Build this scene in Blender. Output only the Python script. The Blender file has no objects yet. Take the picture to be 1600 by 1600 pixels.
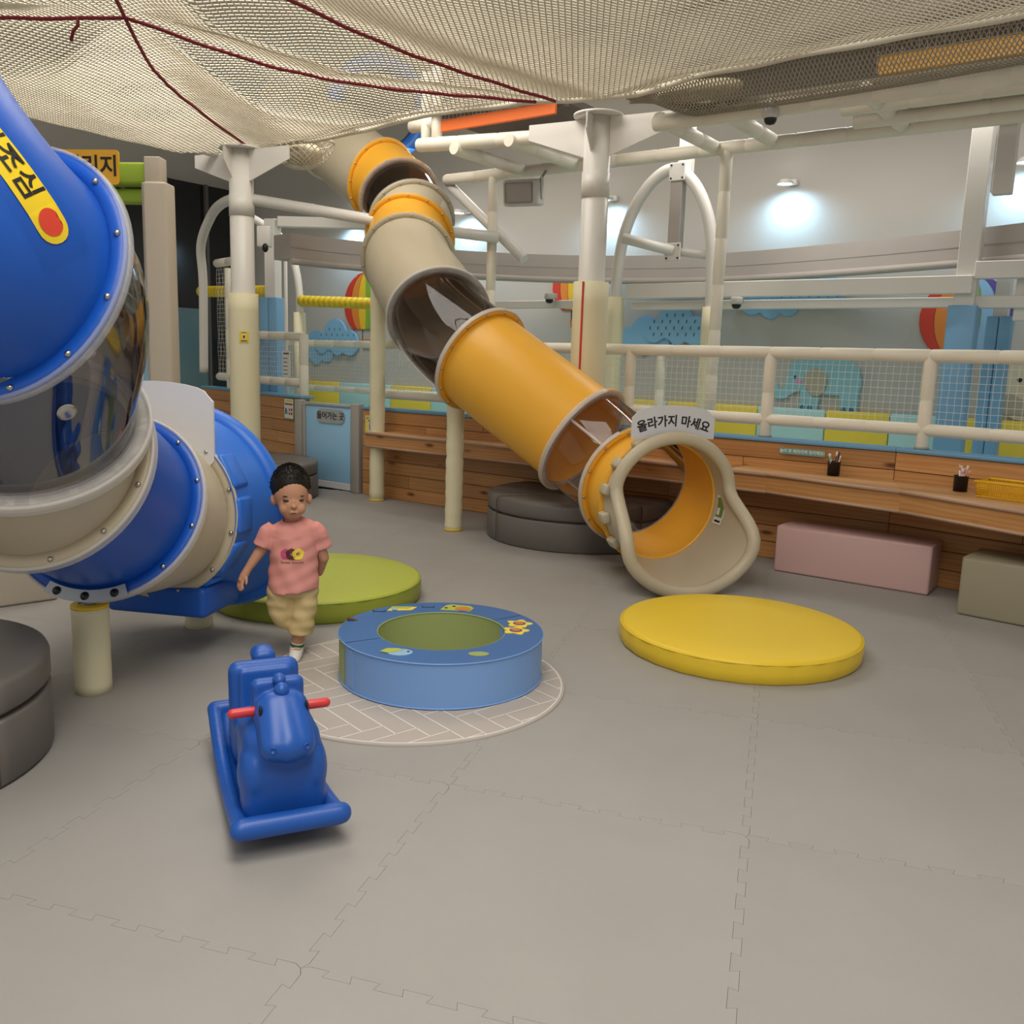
import bpy, bmesh, math, random
from math import sin, cos, pi, sqrt, radians, atan2
from mathutils import Vector, Matrix, Euler
from mathutils.bvhtree import BVHTree
random.seed(7)
V = Vector
S = bpy.context.scene
COL = S.collection

# ------------------------------------------------------------------ camera
# world: camera foot at the origin, the timber half wall runs along x at y = 6.71, metres, z up
YAW, PITCH, ROLL = radians(-35.747), radians(9.631), radians(1.814)
cd = bpy.data.cameras.new('camera'); cam = bpy.data.objects.new('camera', cd); COL.objects.link(cam)
fw = V((sin(YAW)*cos(PITCH), cos(YAW)*cos(PITCH), -sin(PITCH)))
rt = V((cos(YAW), -sin(YAW), 0)); up = rt.cross(fw)
rt2 = rt*cos(ROLL)+up*sin(ROLL); up2 = up*cos(ROLL)-rt*sin(ROLL)
cam.matrix_world = Matrix(((rt2.x, up2.x, -fw.x, 0), (rt2.y, up2.y, -fw.y, 0), (rt2.z, up2.z, -fw.z, 1.456), (0, 0, 0, 1)))
cd.sensor_width = 36; cd.lens = 36*1397.7/1600; cd.clip_start = .05; cd.clip_end = 100
S.camera = cam

# ------------------------------------------------------------------ light
w = bpy.data.worlds.new('world'); S.world = w; w.use_nodes = True
bg = w.node_tree.nodes['Background']; bg.inputs[0].default_value = (1.0, .96, .91, 1); bg.inputs[1].default_value = .42
S.view_settings.view_transform = 'Standard'; S.view_settings.look = 'None'
S.view_settings.exposure = 0.04; S.view_settings.gamma = 1
try: S.cycles.max_bounces = 7; S.cycles.diffuse_bounces = 3; S.cycles.glossy_bounces = 3; S.cycles.transparent_max_bounces = 10
except Exception: pass
def area(name, loc, sx, sy, power, col=(1, .945, .87), target=None):
    l = bpy.data.lights.new(name, 'AREA'); l.shape = 'RECTANGLE'; l.size = sx; l.size_y = sy; l.energy = power; l.color = col
    o = bpy.data.objects.new(name, l); COL.objects.link(o); o.location = loc
    if target: o.rotation_euler = (V(target)-V(loc)).to_track_quat('-Z', 'Y').to_euler()
    return o
# ceiling luminaires of the hall (panels under the 5.4 m ceiling), then two added deck fills
area('ceiling_light_hall', (-1.0, 1.2, 5.3), 3.0, 2.0, 150)
area('ceiling_light_near', (.8, -1.6, 5.3), 3.0, 3.0, 170)
area('ceiling_light_net', (-5.5, 4.2, 5.3), 3.0, 3.0, 200)
area('ceiling_light_deck', (-4.0, 8.0, 5.3), 6.0, 1.5, 12)
area('deck_fill_right', (-2.6, 8.2, 3.9), 3.4, .3, 36, (1, .97, .93))  # added fill, no real fitting: brightens the dim area behind the timber wall
area('deck_fill_left', (-8.2, 8.4, 3.9), 4.0, .3, 44, (1, .97, .93))  # same added fill for the left half of the play deck

# ------------------------------------------------------------------ materials
def lin(c):
    if isinstance(c, str):
        c = tuple(int(c[i:i+2], 16)/255 for i in (0, 2, 4))
    return tuple(x/12.92 if x <= .04045 else ((x+.055)/1.055)**2.4 for x in c)+(1,)
MATS = {}
def mat(name, col, rough=.5, spec=.5, bump=0, bscale=200, var=0, vscale=3, metal=0, rnd=0, sheen=0, coat=0):
    if name in MATS: return MATS[name]
    m = bpy.data.materials.new(name); m.use_nodes = True; MATS[name] = m
    nt = m.node_tree; b = nt.nodes['Principled BSDF']; L = nt.links
    c = lin(col)
    b.inputs['Base Color'].default_value = c; b.inputs['Roughness'].default_value = rough
    b.inputs['Specular IOR Level'].default_value = spec; b.inputs['Metallic'].default_value = metal
    if coat: b.inputs['Coat Weight'].default_value = coat; b.inputs['Coat Roughness'].default_value = .2
    tc = nt.nodes.new('ShaderNodeTexCoord')
    src = None
    if var:
        n = nt.nodes.new('ShaderNodeTexNoise'); n.inputs['Scale'].default_value = vscale; n.inputs['Detail'].default_value = 6
        L.new(tc.outputs['Object'], n.inputs['Vector'])
        mr = nt.nodes.new('ShaderNodeMapRange'); mr.inputs[1].default_value = .25; mr.inputs[2].default_value = .75
        mr.inputs[3].default_value = 1-var; mr.inputs[4].default_value = 1+var; L.new(n.outputs['Fac'], mr.inputs[0]); src = mr.outputs[0]
    if rnd:
        oi = nt.nodes.new('ShaderNodeObjectInfo'); mr = nt.nodes.new('ShaderNodeMapRange')
        mr.inputs[3].default_value = 1-rnd; mr.inputs[4].default_value = 1+rnd; L.new(oi.outputs['Random'], mr.inputs[0])
        if src:
            mm = nt.nodes.new('ShaderNodeMath'); mm.operation = 'MULTIPLY'; L.new(src, mm.inputs[0]); L.new(mr.outputs[0], mm.inputs[1]); src = mm.outputs[0]
        else: src = mr.outputs[0]
    if src:
        mx = nt.nodes.new('ShaderNodeMix'); mx.data_type = 'RGBA'; mx.blend_type = 'MULTIPLY'; mx.inputs[0].default_value = 1
        mx.inputs[6].default_value = c; L.new(src, mx.inputs[7]); L.new(mx.outputs[2], b.inputs['Base Color'])
    if bump:
        n = nt.nodes.new('ShaderNodeTexNoise'); n.inputs['Scale'].default_value = bscale; n.inputs['Detail'].default_value = 3
        L.new(tc.outputs['Object'], n.inputs['Vector'])
        bp = nt.nodes.new('ShaderNodeBump'); bp.inputs['Strength'].default_value = bump; bp.inputs['Distance'].default_value = .002
        L.new(n.outputs['Fac'], bp.inputs['Height']); L.new(bp.outputs[0], b.inputs['Normal'])
    return m
def clear_mat(name, tint, gloss=.12, rough=.04, base=0):
    m = bpy.data.materials.new(name); m.use_nodes = True; MATS[name] = m; nt = m.node_tree; L = nt.links
    for n in list(nt.nodes):
        if n.type != 'OUTPUT_MATERIAL': nt.nodes.remove(n)
    out = [n for n in nt.nodes if n.type == 'OUTPUT_MATERIAL'][0]
    t = nt.nodes.new('ShaderNodeBsdfTransparent'); t.inputs[0].default_value = lin(tint)
    g = nt.nodes.new('ShaderNodeBsdfGlossy'); g.inputs['Roughness'].default_value = rough
    lw = nt.nodes.new('ShaderNodeLayerWeight'); lw.inputs[0].default_value = gloss
    mx = nt.nodes.new('ShaderNodeMixShader'); ad = nt.nodes.new('ShaderNodeMath'); ad.use_clamp = True; ad.inputs[1].default_value = base; L.new(lw.outputs['Fresnel'], ad.inputs[0]); L.new(ad.outputs[0], mx.inputs[0]); L.new(t.outputs[0], mx.inputs[1]); L.new(g.outputs[0], mx.inputs[2])
    L.new(mx.outputs[0], out.inputs[0]); return m
def milky_mat(name, col, alpha):
    m = bpy.data.materials.new(name); m.use_nodes = True; MATS[name] = m; b = m.node_tree.nodes['Principled BSDF']
    b.inputs['Base Color'].default_value = lin(col); b.inputs['Alpha'].default_value = alpha; b.inputs['Roughness'].default_value = .3
    return m
def wood_mat(name, c1, c2, c3):
    m = bpy.data.materials.new(name); m.use_nodes = True; MATS[name] = m; nt = m.node_tree; L = nt.links; b = nt.nodes['Principled BSDF']
    tc = nt.nodes.new('ShaderNodeTexCoord'); oi = nt.nodes.new('ShaderNodeObjectInfo')
    add = nt.nodes.new('ShaderNodeVectorMath'); add.operation = 'MULTIPLY_ADD'
    cmb = nt.nodes.new('ShaderNodeCombineXYZ')
    for i in range(3): L.new(oi.outputs['Random'], cmb.inputs[i])
    add.inputs[1].default_value = (37, 17, 53); L.new(cmb.outputs[0], add.inputs[0]); L.new(tc.outputs['Object'], add.inputs[2])
    mp = nt.nodes.new('ShaderNodeMapping'); mp.inputs['Scale'].default_value = (.7, 3, 9); L.new(add.outputs[0], mp.inputs['Vector'])
    # knots warp the grain
    mpk = nt.nodes.new('ShaderNodeMapping'); mpk.inputs['Scale'].default_value = (2.2, .01, 6.5); L.new(add.outputs[0], mpk.inputs['Vector'])
    vo = nt.nodes.new('ShaderNodeTexVoronoi'); vo.inputs['Scale'].default_value = 1.0; L.new(mpk.outputs[0], vo.inputs['Vector'])
    n1 = nt.nodes.new('ShaderNodeTexNoise'); n1.inputs['Scale'].default_value = 1.3; n1.inputs['Detail'].default_value = 4; L.new(mp.outputs[0], n1.inputs['Vector'])
    wv = nt.nodes.new('ShaderNodeTexWave'); wv.bands_direction = 'Z'; wv.inputs['Scale'].default_value = 1.1; wv.inputs['Distortion'].default_value = 9; wv.inputs['Detail'].default_value = 3; L.new(mp.outputs[0], wv.inputs['Vector'])
    mixf = nt.nodes.new('ShaderNodeMath'); mixf.operation = 'MULTIPLY_ADD'; mixf.inputs[1].default_value = .28; L.new(wv.outputs['Fac'], mixf.inputs[0])
    sc = nt.nodes.new('ShaderNodeMath'); sc.operation = 'MULTIPLY'; sc.inputs[1].default_value = .85; L.new(n1.outputs['Fac'], sc.inputs[0]); L.new(sc.outputs[0], mixf.inputs[2])
    cr = nt.nodes.new('ShaderNodeValToRGB'); cr.color_ramp.elements[0].color = lin(c1); cr.color_ramp.elements[1].color = lin(c2); cr.color_ramp.elements[0].position = .2; cr.color_ramp.elements[1].position = .85
    L.new(mixf.outputs[0], cr.inputs[0])
    kr = nt.nodes.new('ShaderNodeMapRange'); kr.inputs[1].default_value = .06; kr.inputs[2].default_value = .17; kr.inputs[3].default_value = 1; kr.inputs[4].default_value = 0; L.new(vo.outputs['Distance'], kr.inputs[0])
    mx = nt.nodes.new('ShaderNodeMix'); mx.data_type = 'RGBA'; L.new(kr.outputs[0], mx.inputs[0]); L.new(cr.outputs[0], mx.inputs[6]); mx.inputs[7].default_value = lin(c3)
    br = nt.nodes.new('ShaderNodeMapRange'); br.inputs[3].default_value = .82; br.inputs[4].default_value = 1.12; L.new(oi.outputs['Random'], br.inputs[0])
    mu = nt.nodes.new('ShaderNodeMix'); mu.data_type = 'RGBA'; mu.blend_type = 'MULTIPLY'; mu.inputs[0].default_value = 1; L.new(mx.outputs[2], mu.inputs[6]); L.new(br.outputs[0], mu.inputs[7])
    L.new(mu.outputs[2], b.inputs['Base Color']); b.inputs['Roughness'].default_value = .5
    return m

M = dict(
    mat_grey=mat('mat_grey', '9d9a95', .6, .35, bump=.25, bscale=260, var=.045, vscale=2.3, rnd=.025),
    under=mat('under', '6b6864', .9),
    white_wall=mat('white_wall', 'c2bdb5', .75, .2, bump=.05, bscale=60),
    ceiling=mat('ceiling', 'd8d0c2', .9, .1),
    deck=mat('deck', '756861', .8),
    wood=wood_mat('wood', 'b27a45', 'cf9a60', '6b3d1f'),
    wood_light=wood_mat('wood_light', 'c08a55', 'd6a873', '7d4d2a'),
    wood_edge=mat('wood_edge', 'c19e84', .5),
    blue_cap=mat('blue_cap', '6fa3c8', .45),
    blue_pad=mat('blue_pad', '79abd0', .45, var=.03),
    pipe=mat('pipe', 'ece5d3', .42, .4, var=.03, vscale=6),
    white_metal=mat('white_metal', 'e4e0d8', .35, .5),
    post_pad=mat('post_pad', 'e8e0bd', .6, .3, bump=.1, bscale=120, var=.03),
    yellow_bar=mat('yellow_bar', 'e3c62a', .45),
    y_plastic=mat('y_plastic', 'f4b437', .38, .5, bump=.12, bscale=350, var=.02),
    beige_plastic=mat('beige_plastic', 'c5b99f', .42, .5, bump=.12, bscale=350, var=.02),
    b_plastic=mat('b_plastic', '1556b8', .38, .5, bump=.12, bscale=350, var=.03),
    b_light=mat('b_light', '2a72d8', .4, .5, bump=.12, bscale=350, var=.02),
    horse_blue=mat('horse_blue', '1a54aa', .38, .5, bump=.15, bscale=300, var=.06, vscale=8),
    steel=mat('steel', 'b9b6b0', .25, .5, metal=1),
    galv=mat('galv', 'c6cacb', .5, .5, metal=.6),
    black=mat('black', '161514', .4),
    red=mat('red', 'd33a3c', .35),
    rope_red=mat('rope_red', '7c1f2a', .7),
    net=mat('net', 'e2dac8', .75, .2),
    net_dark=mat('net_dark', 'a39a8a', .8, .2),
    net_thin=mat('net_thin', 'ece8df', .7, .2),
    grey_seat=mat('grey_seat', '6f6a64', .42, .45, bump=.08, bscale=300, var=.03),
    olive=mat('olive', '9e967f', .45, .4, bump=.1, bscale=400),
    pink_seat=mat('pink_seat', 'd3aea9', .4, .45, bump=.06, bscale=400),
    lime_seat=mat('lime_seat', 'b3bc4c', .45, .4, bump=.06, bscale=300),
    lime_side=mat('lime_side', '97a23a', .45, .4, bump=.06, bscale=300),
    yellow_seat=mat('yellow_seat', 'ebc936', .42, .4, bump=.06, bscale=300),
    ring_blue=mat('ring_blue', '3a69a4', .45, .4, bump=.06, bscale=500),
    ring_side=mat('ring_side', '7ba4dc', .42, .4, bump=.06, bscale=500),
    ring_green=mat('ring_green', '9aa866', .45, .4, bump=.06, bscale=500),
    rug=mat('rug', 'b2aaa2', .7, .2), rug_line=mat('rug_line', 'e6e0d8', .7, .2),
    sign_white=mat('sign_white', 'dcdcdf', .35), sign_grey=mat('sign_grey', 'a9abad', .4),
    ink=mat('ink', '1c1a19', .5),
    sky_door=mat('sky_door', '9cd0f2', .35), jamb=mat('jamb', 'a8a29a', .5),
    clear=clear_mat('clear', 'e9e2e2', .14, .04, .05), clear_dark=clear_mat('clear_dark', 'ddd6da', .3, .05, .16), clear_thin=clear_mat('clear_thin', 'fbfbfb', .03),
    milky=milky_mat('milky', 'efeae2', .5), milky_clear=milky_mat('milky_clear', 'e8ebf0', .28),
    amber=mat('amber', 'c6813a', .5),
    band=mat('band', 'b4aca5', .5, .4, var=.02),
    band_dark=mat('band_dark', '57524e', .6),
    skin=mat('skin', 'c08d6e', .5, .4, var=.03, vscale=20), hair=mat('hair', '17130f', .55, .3, bump=.5, bscale=150),
    shirt=mat('shirt', 'd9948a', .8, .15, bump=.1, bscale=500, var=.03, vscale=9), shorts=mat('shorts', 'cdb684', .8, .15, bump=.1, bscale=500),
    sock_green=mat('sock_green', '1f6b3a', .8), sock=mat('sock', 'e8e6e0', .8), shoe=mat('shoe', 'dedbd4', .6),
    mint=mat('mint', 'b5dcd8', .5), ypad=mat('ypad', 'f2d348', .5),
    ele=mat('ele', '8fc3cc', .55), ele_ear=mat('ele_ear', 'b0aa94', .55), cream=mat('cream', 'd8cdb0', .55), cloud=mat('cloud', '8cc0e0', .5), cloud_spot=mat('cloud_spot', '3e6f92', .5),
    r_red=mat('r_red', 'd5412e', .5), r_or=mat('r_or', 'e5893a', .5), r_ye=mat('r_ye', 'ecc32f', .5), r_gr=mat('r_gr', '86b13c', .5), r_pu=mat('r_pu', '5c4a94', .5), r_bl=mat('r_bl', '8fb8d8', .5),
    dark_glass=mat('dark_glass', '16181a', .12, .6), glass_blue=mat('glass_blue', '5f7a80', .2, .5), glass_lower=mat('glass_lower', '8fb7cf', .35),
    beige_post=mat('beige_post', 'c2b6a4', .55), lime=mat('lime', '9dbb33', .5), sign_or=mat('sign_or', 'eeb12c', .45), sticker_y=mat('sticker_y', 'f0d02a', .35), sticker_r=mat('sticker_r', 'd6432e', .4),
    paper=mat('paper', 'e9e6df', .7), paper_y=mat('paper_y', 'e9dc6c', .6), teal=mat('teal', '6fa5a3', .5), green_ink=mat('green_ink', '6d8b45', .6),
    orange=mat('orange', 'e8702c', .6), basket=mat('basket', 'f2bd1c', .4), pen_w=mat('pen_w', 'ece9e4', .4), pen_p=mat('pen_p', 'e8a9a0', .4), pen_g=mat('pen_g', '7fae9c', .4),
    pink_st=mat('pink_st', 'e58fb8', .5), speaker=mat('speaker', 'cfccc6', .5), speaker_grille=mat('speaker_grille', 'a9a5a0', .7),
    lamp_on=mat('lamp_on', 'ffffff', .4), brown=mat('brown', '5a2f22', .6), donut_y=mat('donut_y', 'ecd24a', .6), donut_p=mat('donut_p', 'c9487f', .6),
)
em = M['lamp_on'].node_tree.nodes['Principled BSDF']; em.inputs['Emission Color'].default_value = (.8, .92, 1, 1); em.inputs['Emission Strength'].default_value = 12

# ------------------------------------------------------------------ mesh helpers
def wloc(o):
    p = V((0, 0, 0))
    while o is not None:
        p = p+o.location; o = o.parent
    return p
def frame(axis, upv=(0, 0, 1)):
    z = V(axis).normalized(); u = V(upv)
    if abs(z.dot(u)) > .98: u = V((0, 1, 0))
    x = u.cross(z).normalized(); return x, z.cross(x), z
class MB:
    def __init__(s): s.v = []; s.f = []; s.sm = []
    def add(s, vs, fs, smooth=False):
        n = len(s.v); s.v += [V(p) for p in vs]; s.f += [tuple(i+n for i in f) for f in fs]; s.sm += [smooth]*len(fs); return s
    def box(s, c, d, rz=0, rot=None):
        x, y, z = [k/2 for k in d]; m = rot.to_matrix() if isinstance(rot, Euler) else (rot or Matrix.Rotation(rz, 3, 'Z'))
        vs = [V(c)+m@V(p) for p in ((-x, -y, -z), (x, -y, -z), (x, y, -z), (-x, y, -z), (-x, -y, z), (x, -y, z), (x, y, z), (-x, y, z))]
        return s.add(vs, [(3, 2, 1, 0), (4, 5, 6, 7), (0, 1, 5, 4), (1, 2, 6, 5), (2, 3, 7, 6), (3, 0, 4, 7)])
    def rbox(s, c, d, b=.02, seg=3, rz=0, rot=None):
        bm = bmesh.new(); bmesh.ops.create_cube(bm, size=1)
        for v in bm.verts: v.co = V((v.co.x*d[0], v.co.y*d[1], v.co.z*d[2]))
        bmesh.ops.bevel(bm, geom=bm.edges[:], offset=b, segments=seg, profile=.5, affect='EDGES')
        m = rot.to_matrix() if isinstance(rot, Euler) else (rot or Matrix.Rotation(rz, 3, 'Z'))
        bm.verts.index_update(); s.add([V(c)+m@v.co for v in bm.verts], [[v.index for v in f.verts] for f in bm.faces], seg > 1); bm.free(); return s
    def sweep(s, path, radii, n=12, closed=False, caps=True, smooth=True, upv=(0, 0, 1)):
        """tube along path; radii a number or list"""
        path = [V(p) for p in path]; k = len(path)
        if not hasattr(radii, '__len__'): radii = [radii]*k
        vs = []; fs = []; px = None
        for i, p in enumerate(path):
            a = path[(i-1) % k] if closed or i > 0 else path[i]; b = path[(i+1) % k] if closed or i < k-1 else path[i]
            t = (b-a).normalized() if (b-a).length > 1e-9 else V((0, 0, 1))
            if px is None: x, y, _ = frame(t, upv)
            else:
                x = px-t*px.dot(t); x.normalize(); y = t.cross(x)
            px = x
            for j in range(n):
                an = 2*pi*j/n; vs.append(p+(x*cos(an)+y*sin(an))*radii[i])
        for i in range(k if closed else k-1):
            for j in range(n):
                a, b = i*n+j, i*n+(j+1) % n; c, d = ((i+1) % k)*n+(j+1) % n, ((i+1) % k)*n+j
                fs.append((a, b, c, d))
        s.add(vs, fs, smooth)
        if caps and not closed:
            o = len(s.v)-k*n; s.f += [tuple(o+j for j in reversed(range(n))), tuple(o+(k-1)*n+j for j in range(n))]; s.sm += [False, False]
        return s
    def cyl(s, a, b, r, r2=None, n=16, smooth=True): return s.sweep([a, b], [r, r if r2 is None else r2], n, smooth=smooth)
    def lathe(s, prof, c=(0, 0, 0), n=48, a0=0, a1=2*pi, smooth=True, axis=None):
        """prof (r,z) list, closed solid for a full turn"""
        full = abs(a1-a0-2*pi) < 1e-6; k = n if full else n+1; vs = []; fs = []; c = V(c)
        X, Y, Z = (V((1, 0, 0)), V((0, 1, 0)), V((0, 0, 1))) if axis is None else frame(axis)
        for i in range(k):
            an = a0+(a1-a0)*i/n
            for r, z in prof: vs.append(c+X*(r*cos(an))+Y*(r*sin(an))+Z*z)
        m = len(prof)
        for i in range(n):
            for j in range(m-1):
                a = i*m+j; b = ((i+1) % k)*m+j; fs.append((a, b, b+1, a+1))
        return s.add(vs, fs, smooth)
    def prism(s, pts, h, mtx=None, smooth=False):
        """polygon in local xy extruded along +z by h"""
        mtx = mtx or Matrix(); n = len(pts)
        vs = [mtx@V((p[0], p[1], 0)) for p in pts]+[mtx@V((p[0], p[1], h)) for p in pts]
        s.add(vs, [tuple(reversed(range(n))), tuple(range(n, 2*n))]); s.add(vs, [(i, (i+1) % n, n+(i+1) % n, n+i) for i in range(n)], smooth); return s
    def ell(s, c, r, n=20, m=12, rot=None):
        vs = []; fs = []; mm = rot.to_matrix() if isinstance(rot, Euler) else (rot or Matrix.Identity(3))
        for i in range(m+1):
            t = pi*i/m
            for j in range(n):
                a = 2*pi*j/n; vs.append(V(c)+mm@V((r[0]*sin(t)*cos(a), r[1]*sin(t)*sin(a), r[2]*cos(t))))
        for i in range(m):
            for j in range(n): fs.append((i*n+j, (i+1)*n+j, (i+1)*n+(j+1) % n, i*n+(j+1) % n))
        return s.add(vs, fs, True)
    def mesh(s, name):
        me = bpy.data.meshes.new(name); me.from_pydata(s.v, [], s.f); me.polygons.foreach_set('use_smooth', s.sm); me.update(); return me
    def build(s, name, m, parent=None, bev=0, weld=False):
        off = wloc(parent) if parent else V((0, 0, 0)); s.v = [p-off for p in s.v]
        me = s.mesh(name)
        if weld or bev:
            bm = bmesh.new(); bm.from_mesh(me); bmesh.ops.remove_doubles(bm, verts=bm.verts, dist=1e-5)
            bmesh.ops.recalc_face_normals(bm, faces=bm.faces)
            if bev: bmesh.ops.bevel(bm, geom=[e for e in bm.edges if len(e.link_faces) == 2 and e.calc_face_angle(0) > .6], offset=bev, segments=2, affect='EDGES')
            bm.to_mesh(me); bm.free()
        return obj(name, me, m, parent)
def obj(name, me, m, parent=None, loc=None):
    o = bpy.data.objects.new(name, me); COL.objects.link(o)
    if m is not None and not me.materials: me.materials.append(M[m] if isinstance(m, str) else m)
    if parent: o.parent = parent
    if loc: o.location = loc
    return o
def tag(o, label, cat, group=None):
    o['label'] = label; o['category'] = cat
    if group: o['group'] = group
    return o
def thing(name, loc, label, cat, group=None, rz=0):
    o = bpy.data.objects.new(name, None); COL.objects.link(o); o.location = loc; o.empty_display_size = .1; o.rotation_euler.z = rz
    return tag(o, label, cat, group)
def struct(o, label=None):
    o['kind'] = 'structure'
    if label: o['label'] = label
    return o
def part(o, label): o['label'] = label; return o
def text(name, body, size, mtx, m, parent, depth=.001, bend=0, track=1.0, bold=0):
    """flat lettering; mtx maps local xy plane to world; bend = radius of an arc the baseline follows"""
    c = bpy.data.curves.new('t', 'FONT'); c.body = body; c.size = size; c.align_x = 'CENTER'; c.align_y = 'CENTER'; c.extrude = depth; c.space_character = track; c.offset = bold; c.resolution_u = 3
    t = bpy.data.objects.new('t', c); COL.objects.link(t)
    me = bpy.data.meshes.new_from_object(t.evaluated_get(bpy.context.evaluated_depsgraph_get()))
    bpy.data.objects.remove(t); bpy.data.curves.remove(c)
    me.materials.clear()
    off = wloc(parent) if parent else V((0, 0, 0))
    for v in me.vertices:
        p = v.co.copy()
        if bend:
            a = p.x/bend; p = V((sin(a)*(bend+p.y), cos(a)*(bend+p.y)-bend, p.z))
        v.co = mtx@p-off
    return obj(name, me, m, parent)
def plane_mtx(o, x, y):
    x = V(x).normalized(); y = V(y); z = x.cross(y).normalized(); y = z.cross(x); o = V(o)
    return Matrix(((x.x, y.x, z.x, o.x), (x.y, y.y, z.y, o.y), (x.z, y.z, z.z, o.z), (0, 0, 0, 1)))
def rrect(wd, ht, r, n=5):
    pts = []
    for cx, cy, a0 in ((wd/2-r, ht/2-r, 0), (-wd/2+r, ht/2-r, pi/2), (-wd/2+r, -ht/2+r, pi), (wd/2-r, -ht/2+r, 1.5*pi)):
        for i in range(n+1): a = a0+pi/2*i/n; pts.append((cx+r*cos(a), cy+r*sin(a)))
    return pts
def blob(name, build, voxel, smooth, m, parent=None, dec=None):
    """union of overlapping solids fused into one continuous skin"""
    mb = MB(); build(mb); off = wloc(parent) if parent else V((0, 0, 0)); mb.v = [p-off for p in mb.v]
    me = mb.mesh(name); bm = bmesh.new(); bm.from_mesh(me); bmesh.ops.recalc_face_normals(bm, faces=bm.faces); bm.to_mesh(me); bm.free()
    o = obj(name, me, m, parent)
    r = o.modifiers.new('r', 'REMESH'); r.mode = 'VOXEL'; r.voxel_size = voxel; r.use_smooth_shade = True
    if smooth: q = o.modifiers.new('s', 'SMOOTH'); q.factor = .5; q.iterations = smooth
    me2 = bpy.data.meshes.new_from_object(o.evaluated_get(bpy.context.evaluated_depsgraph_get()))
    o.modifiers.clear(); o.data = me2; me2.materials.clear(); me2.materials.append(M[m]); bpy.data.meshes.remove(me)
    me2.polygons.foreach_set('use_smooth', [True]*len(me2.polygons)); me2.name = name
    return o
def capsule(mb, a, b, r0, r1=None, n=14):
    r1 = r0 if r1 is None else r1; a = V(a); b = V(b); d = (b-a).normalized(); P = []; R = []
    for i in range(1, 6): t = pi/2*i/5-pi/2; P.append(a+d*(r0*sin(t))); R.append(r0*cos(t))
    for i in range(0, 5): t = pi/2*i/5; P.append(b+d*(r1*sin(t))); R.append(r1*cos(t))
    mb.sweep(P, R, n)
def copies(mesh, name, parent, places, m=None):
    """one object per place (location, rotation) sharing the mesh"""
    off = wloc(parent); out = []
    for loc, rot in places:
        o = bpy.data.objects.new(name, mesh); COL.objects.link(o); o.parent = parent; o.location = V(loc)-off
        if rot is not None: o.rotation_euler = rot
        out.append(o)
    if m and not mesh.materials: mesh.materials.append(M[m])
    return out
def rail_path(p, q, r, seam=.42):
    """padded pipe: path and radii with a shallow groove at each sleeve joint"""
    p = V(p); q = V(q); d = q-p; L = d.length; n = max(1, round(L/seam)); P = []; R = []
    for i in range(n):
        a, b = i/n, (i+1)/n; e = .006/L
        for t, k in ((a, .93), (a+e, .93), (a+2*e, 1.0), ((a+b)/2, 1.02), (b-2*e, 1.0), (b-e, .93)): P.append(p+d*t); R.append(r*k)
    P.append(q); R.append(r*.93); return P, R
def rail(name, p, q, r, m='pipe', parent=None, seam=.42):
    P, R = rail_path(p, q, r, seam); return MB().sweep(P, R, 14).build(name, m, parent)
def grid_net(name, quad, cell, r, m, parent, sag=0, diag=False):
    """cord net filling the quad a,b,c,d (a-b bottom, d-c top) as one joined part"""
    a, b, c, d = [V(p) for p in quad]; mb = MB(); nu = max(2, round((b-a).length/cell)); nv = max(2, round((d-a).length/cell))
    nrm = (b-a).cross(d-a).normalized()
    def pt(u, v): return a.lerp(b, u).lerp(d.lerp(c, u), v)+nrm*(sag*sin(pi*u)*sin(pi*v)+.006*sin(u*40+v*31))
    K = 8
    for i in range(nu+1): mb.sweep([pt(i/nu, k/K) for k in range(K+1)], r, 3, caps=False)
    for j in range(nv+1): mb.sweep([pt(k/(2*K), j/nv) for k in range(2*K+1)], r, 3, caps=False)
    o = mb.build(name, m, parent); o['kind'] = 'stuff'; return o
# ------------------------------------------------------------------ setting: floor of interlocking mats
fl = struct(MB().box((-4.2, 3.2, -.035), (13.5, 9.0, .03)).build('floor', 'under'), 'grey floor of interlocking foam mats')
TU, TV, T0 = V((.9432, .3323, 0)), V((-.3323, .9432, 0)), V((-1.514, 1.293, 0))
def edge_profile():
    pts = []; n = 15; a = .012
    for i in range(n):
        c = (i+.5)/n; h = .5/n
        s_ = a if i % 2 == 0 else -a
        if i == 0: pts += [(0, 0)]
        pts += [(c-h*1.12 if i else .02, s_), (c+h*1.12 if i < n-1 else .98, s_)]
    return pts+[(1, 0)]
ep = edge_profile(); g = .0007
def tile_mesh():
    o = [(t, s_) for t, s_ in ep[:-1]]+[(1+s_, t) for t, s_ in ep[:-1]]+[(t, 1+s_) for t, s_ in reversed(ep[1:])]+[(s_, t) for t, s_ in reversed(ep[1:])]
    # shrink every outline by the joint gap
    k = len(o); q = []
    for i in range(k):
        a, b, c = V(o[i-1]), V(o[i]), V(o[(i+1) % k]); e1 = (b-a); e2 = (c-b)
        n1 = V((-e1.y, e1.x)); n2 = V((-e2.y, e2.x))
        nn = (n1.normalized() if n1.length > 1e-9 else V((0, 0)))+(n2.normalized() if n2.length > 1e-9 else V((0, 0)))
        q.append(b+nn.normalized()*g if nn.length > 1e-6 else b)
    mb = MB(); rz = atan2(TU.y, TU.x); mt = Matrix.Rotation(rz, 4, 'Z')@Matrix.Translation((0, 0, -.018))
    mb.prism(q, .018, mt); return mb.mesh('mat_tile')
tm = tile_mesh(); tm.materials.append(M['mat_grey'])
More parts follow.
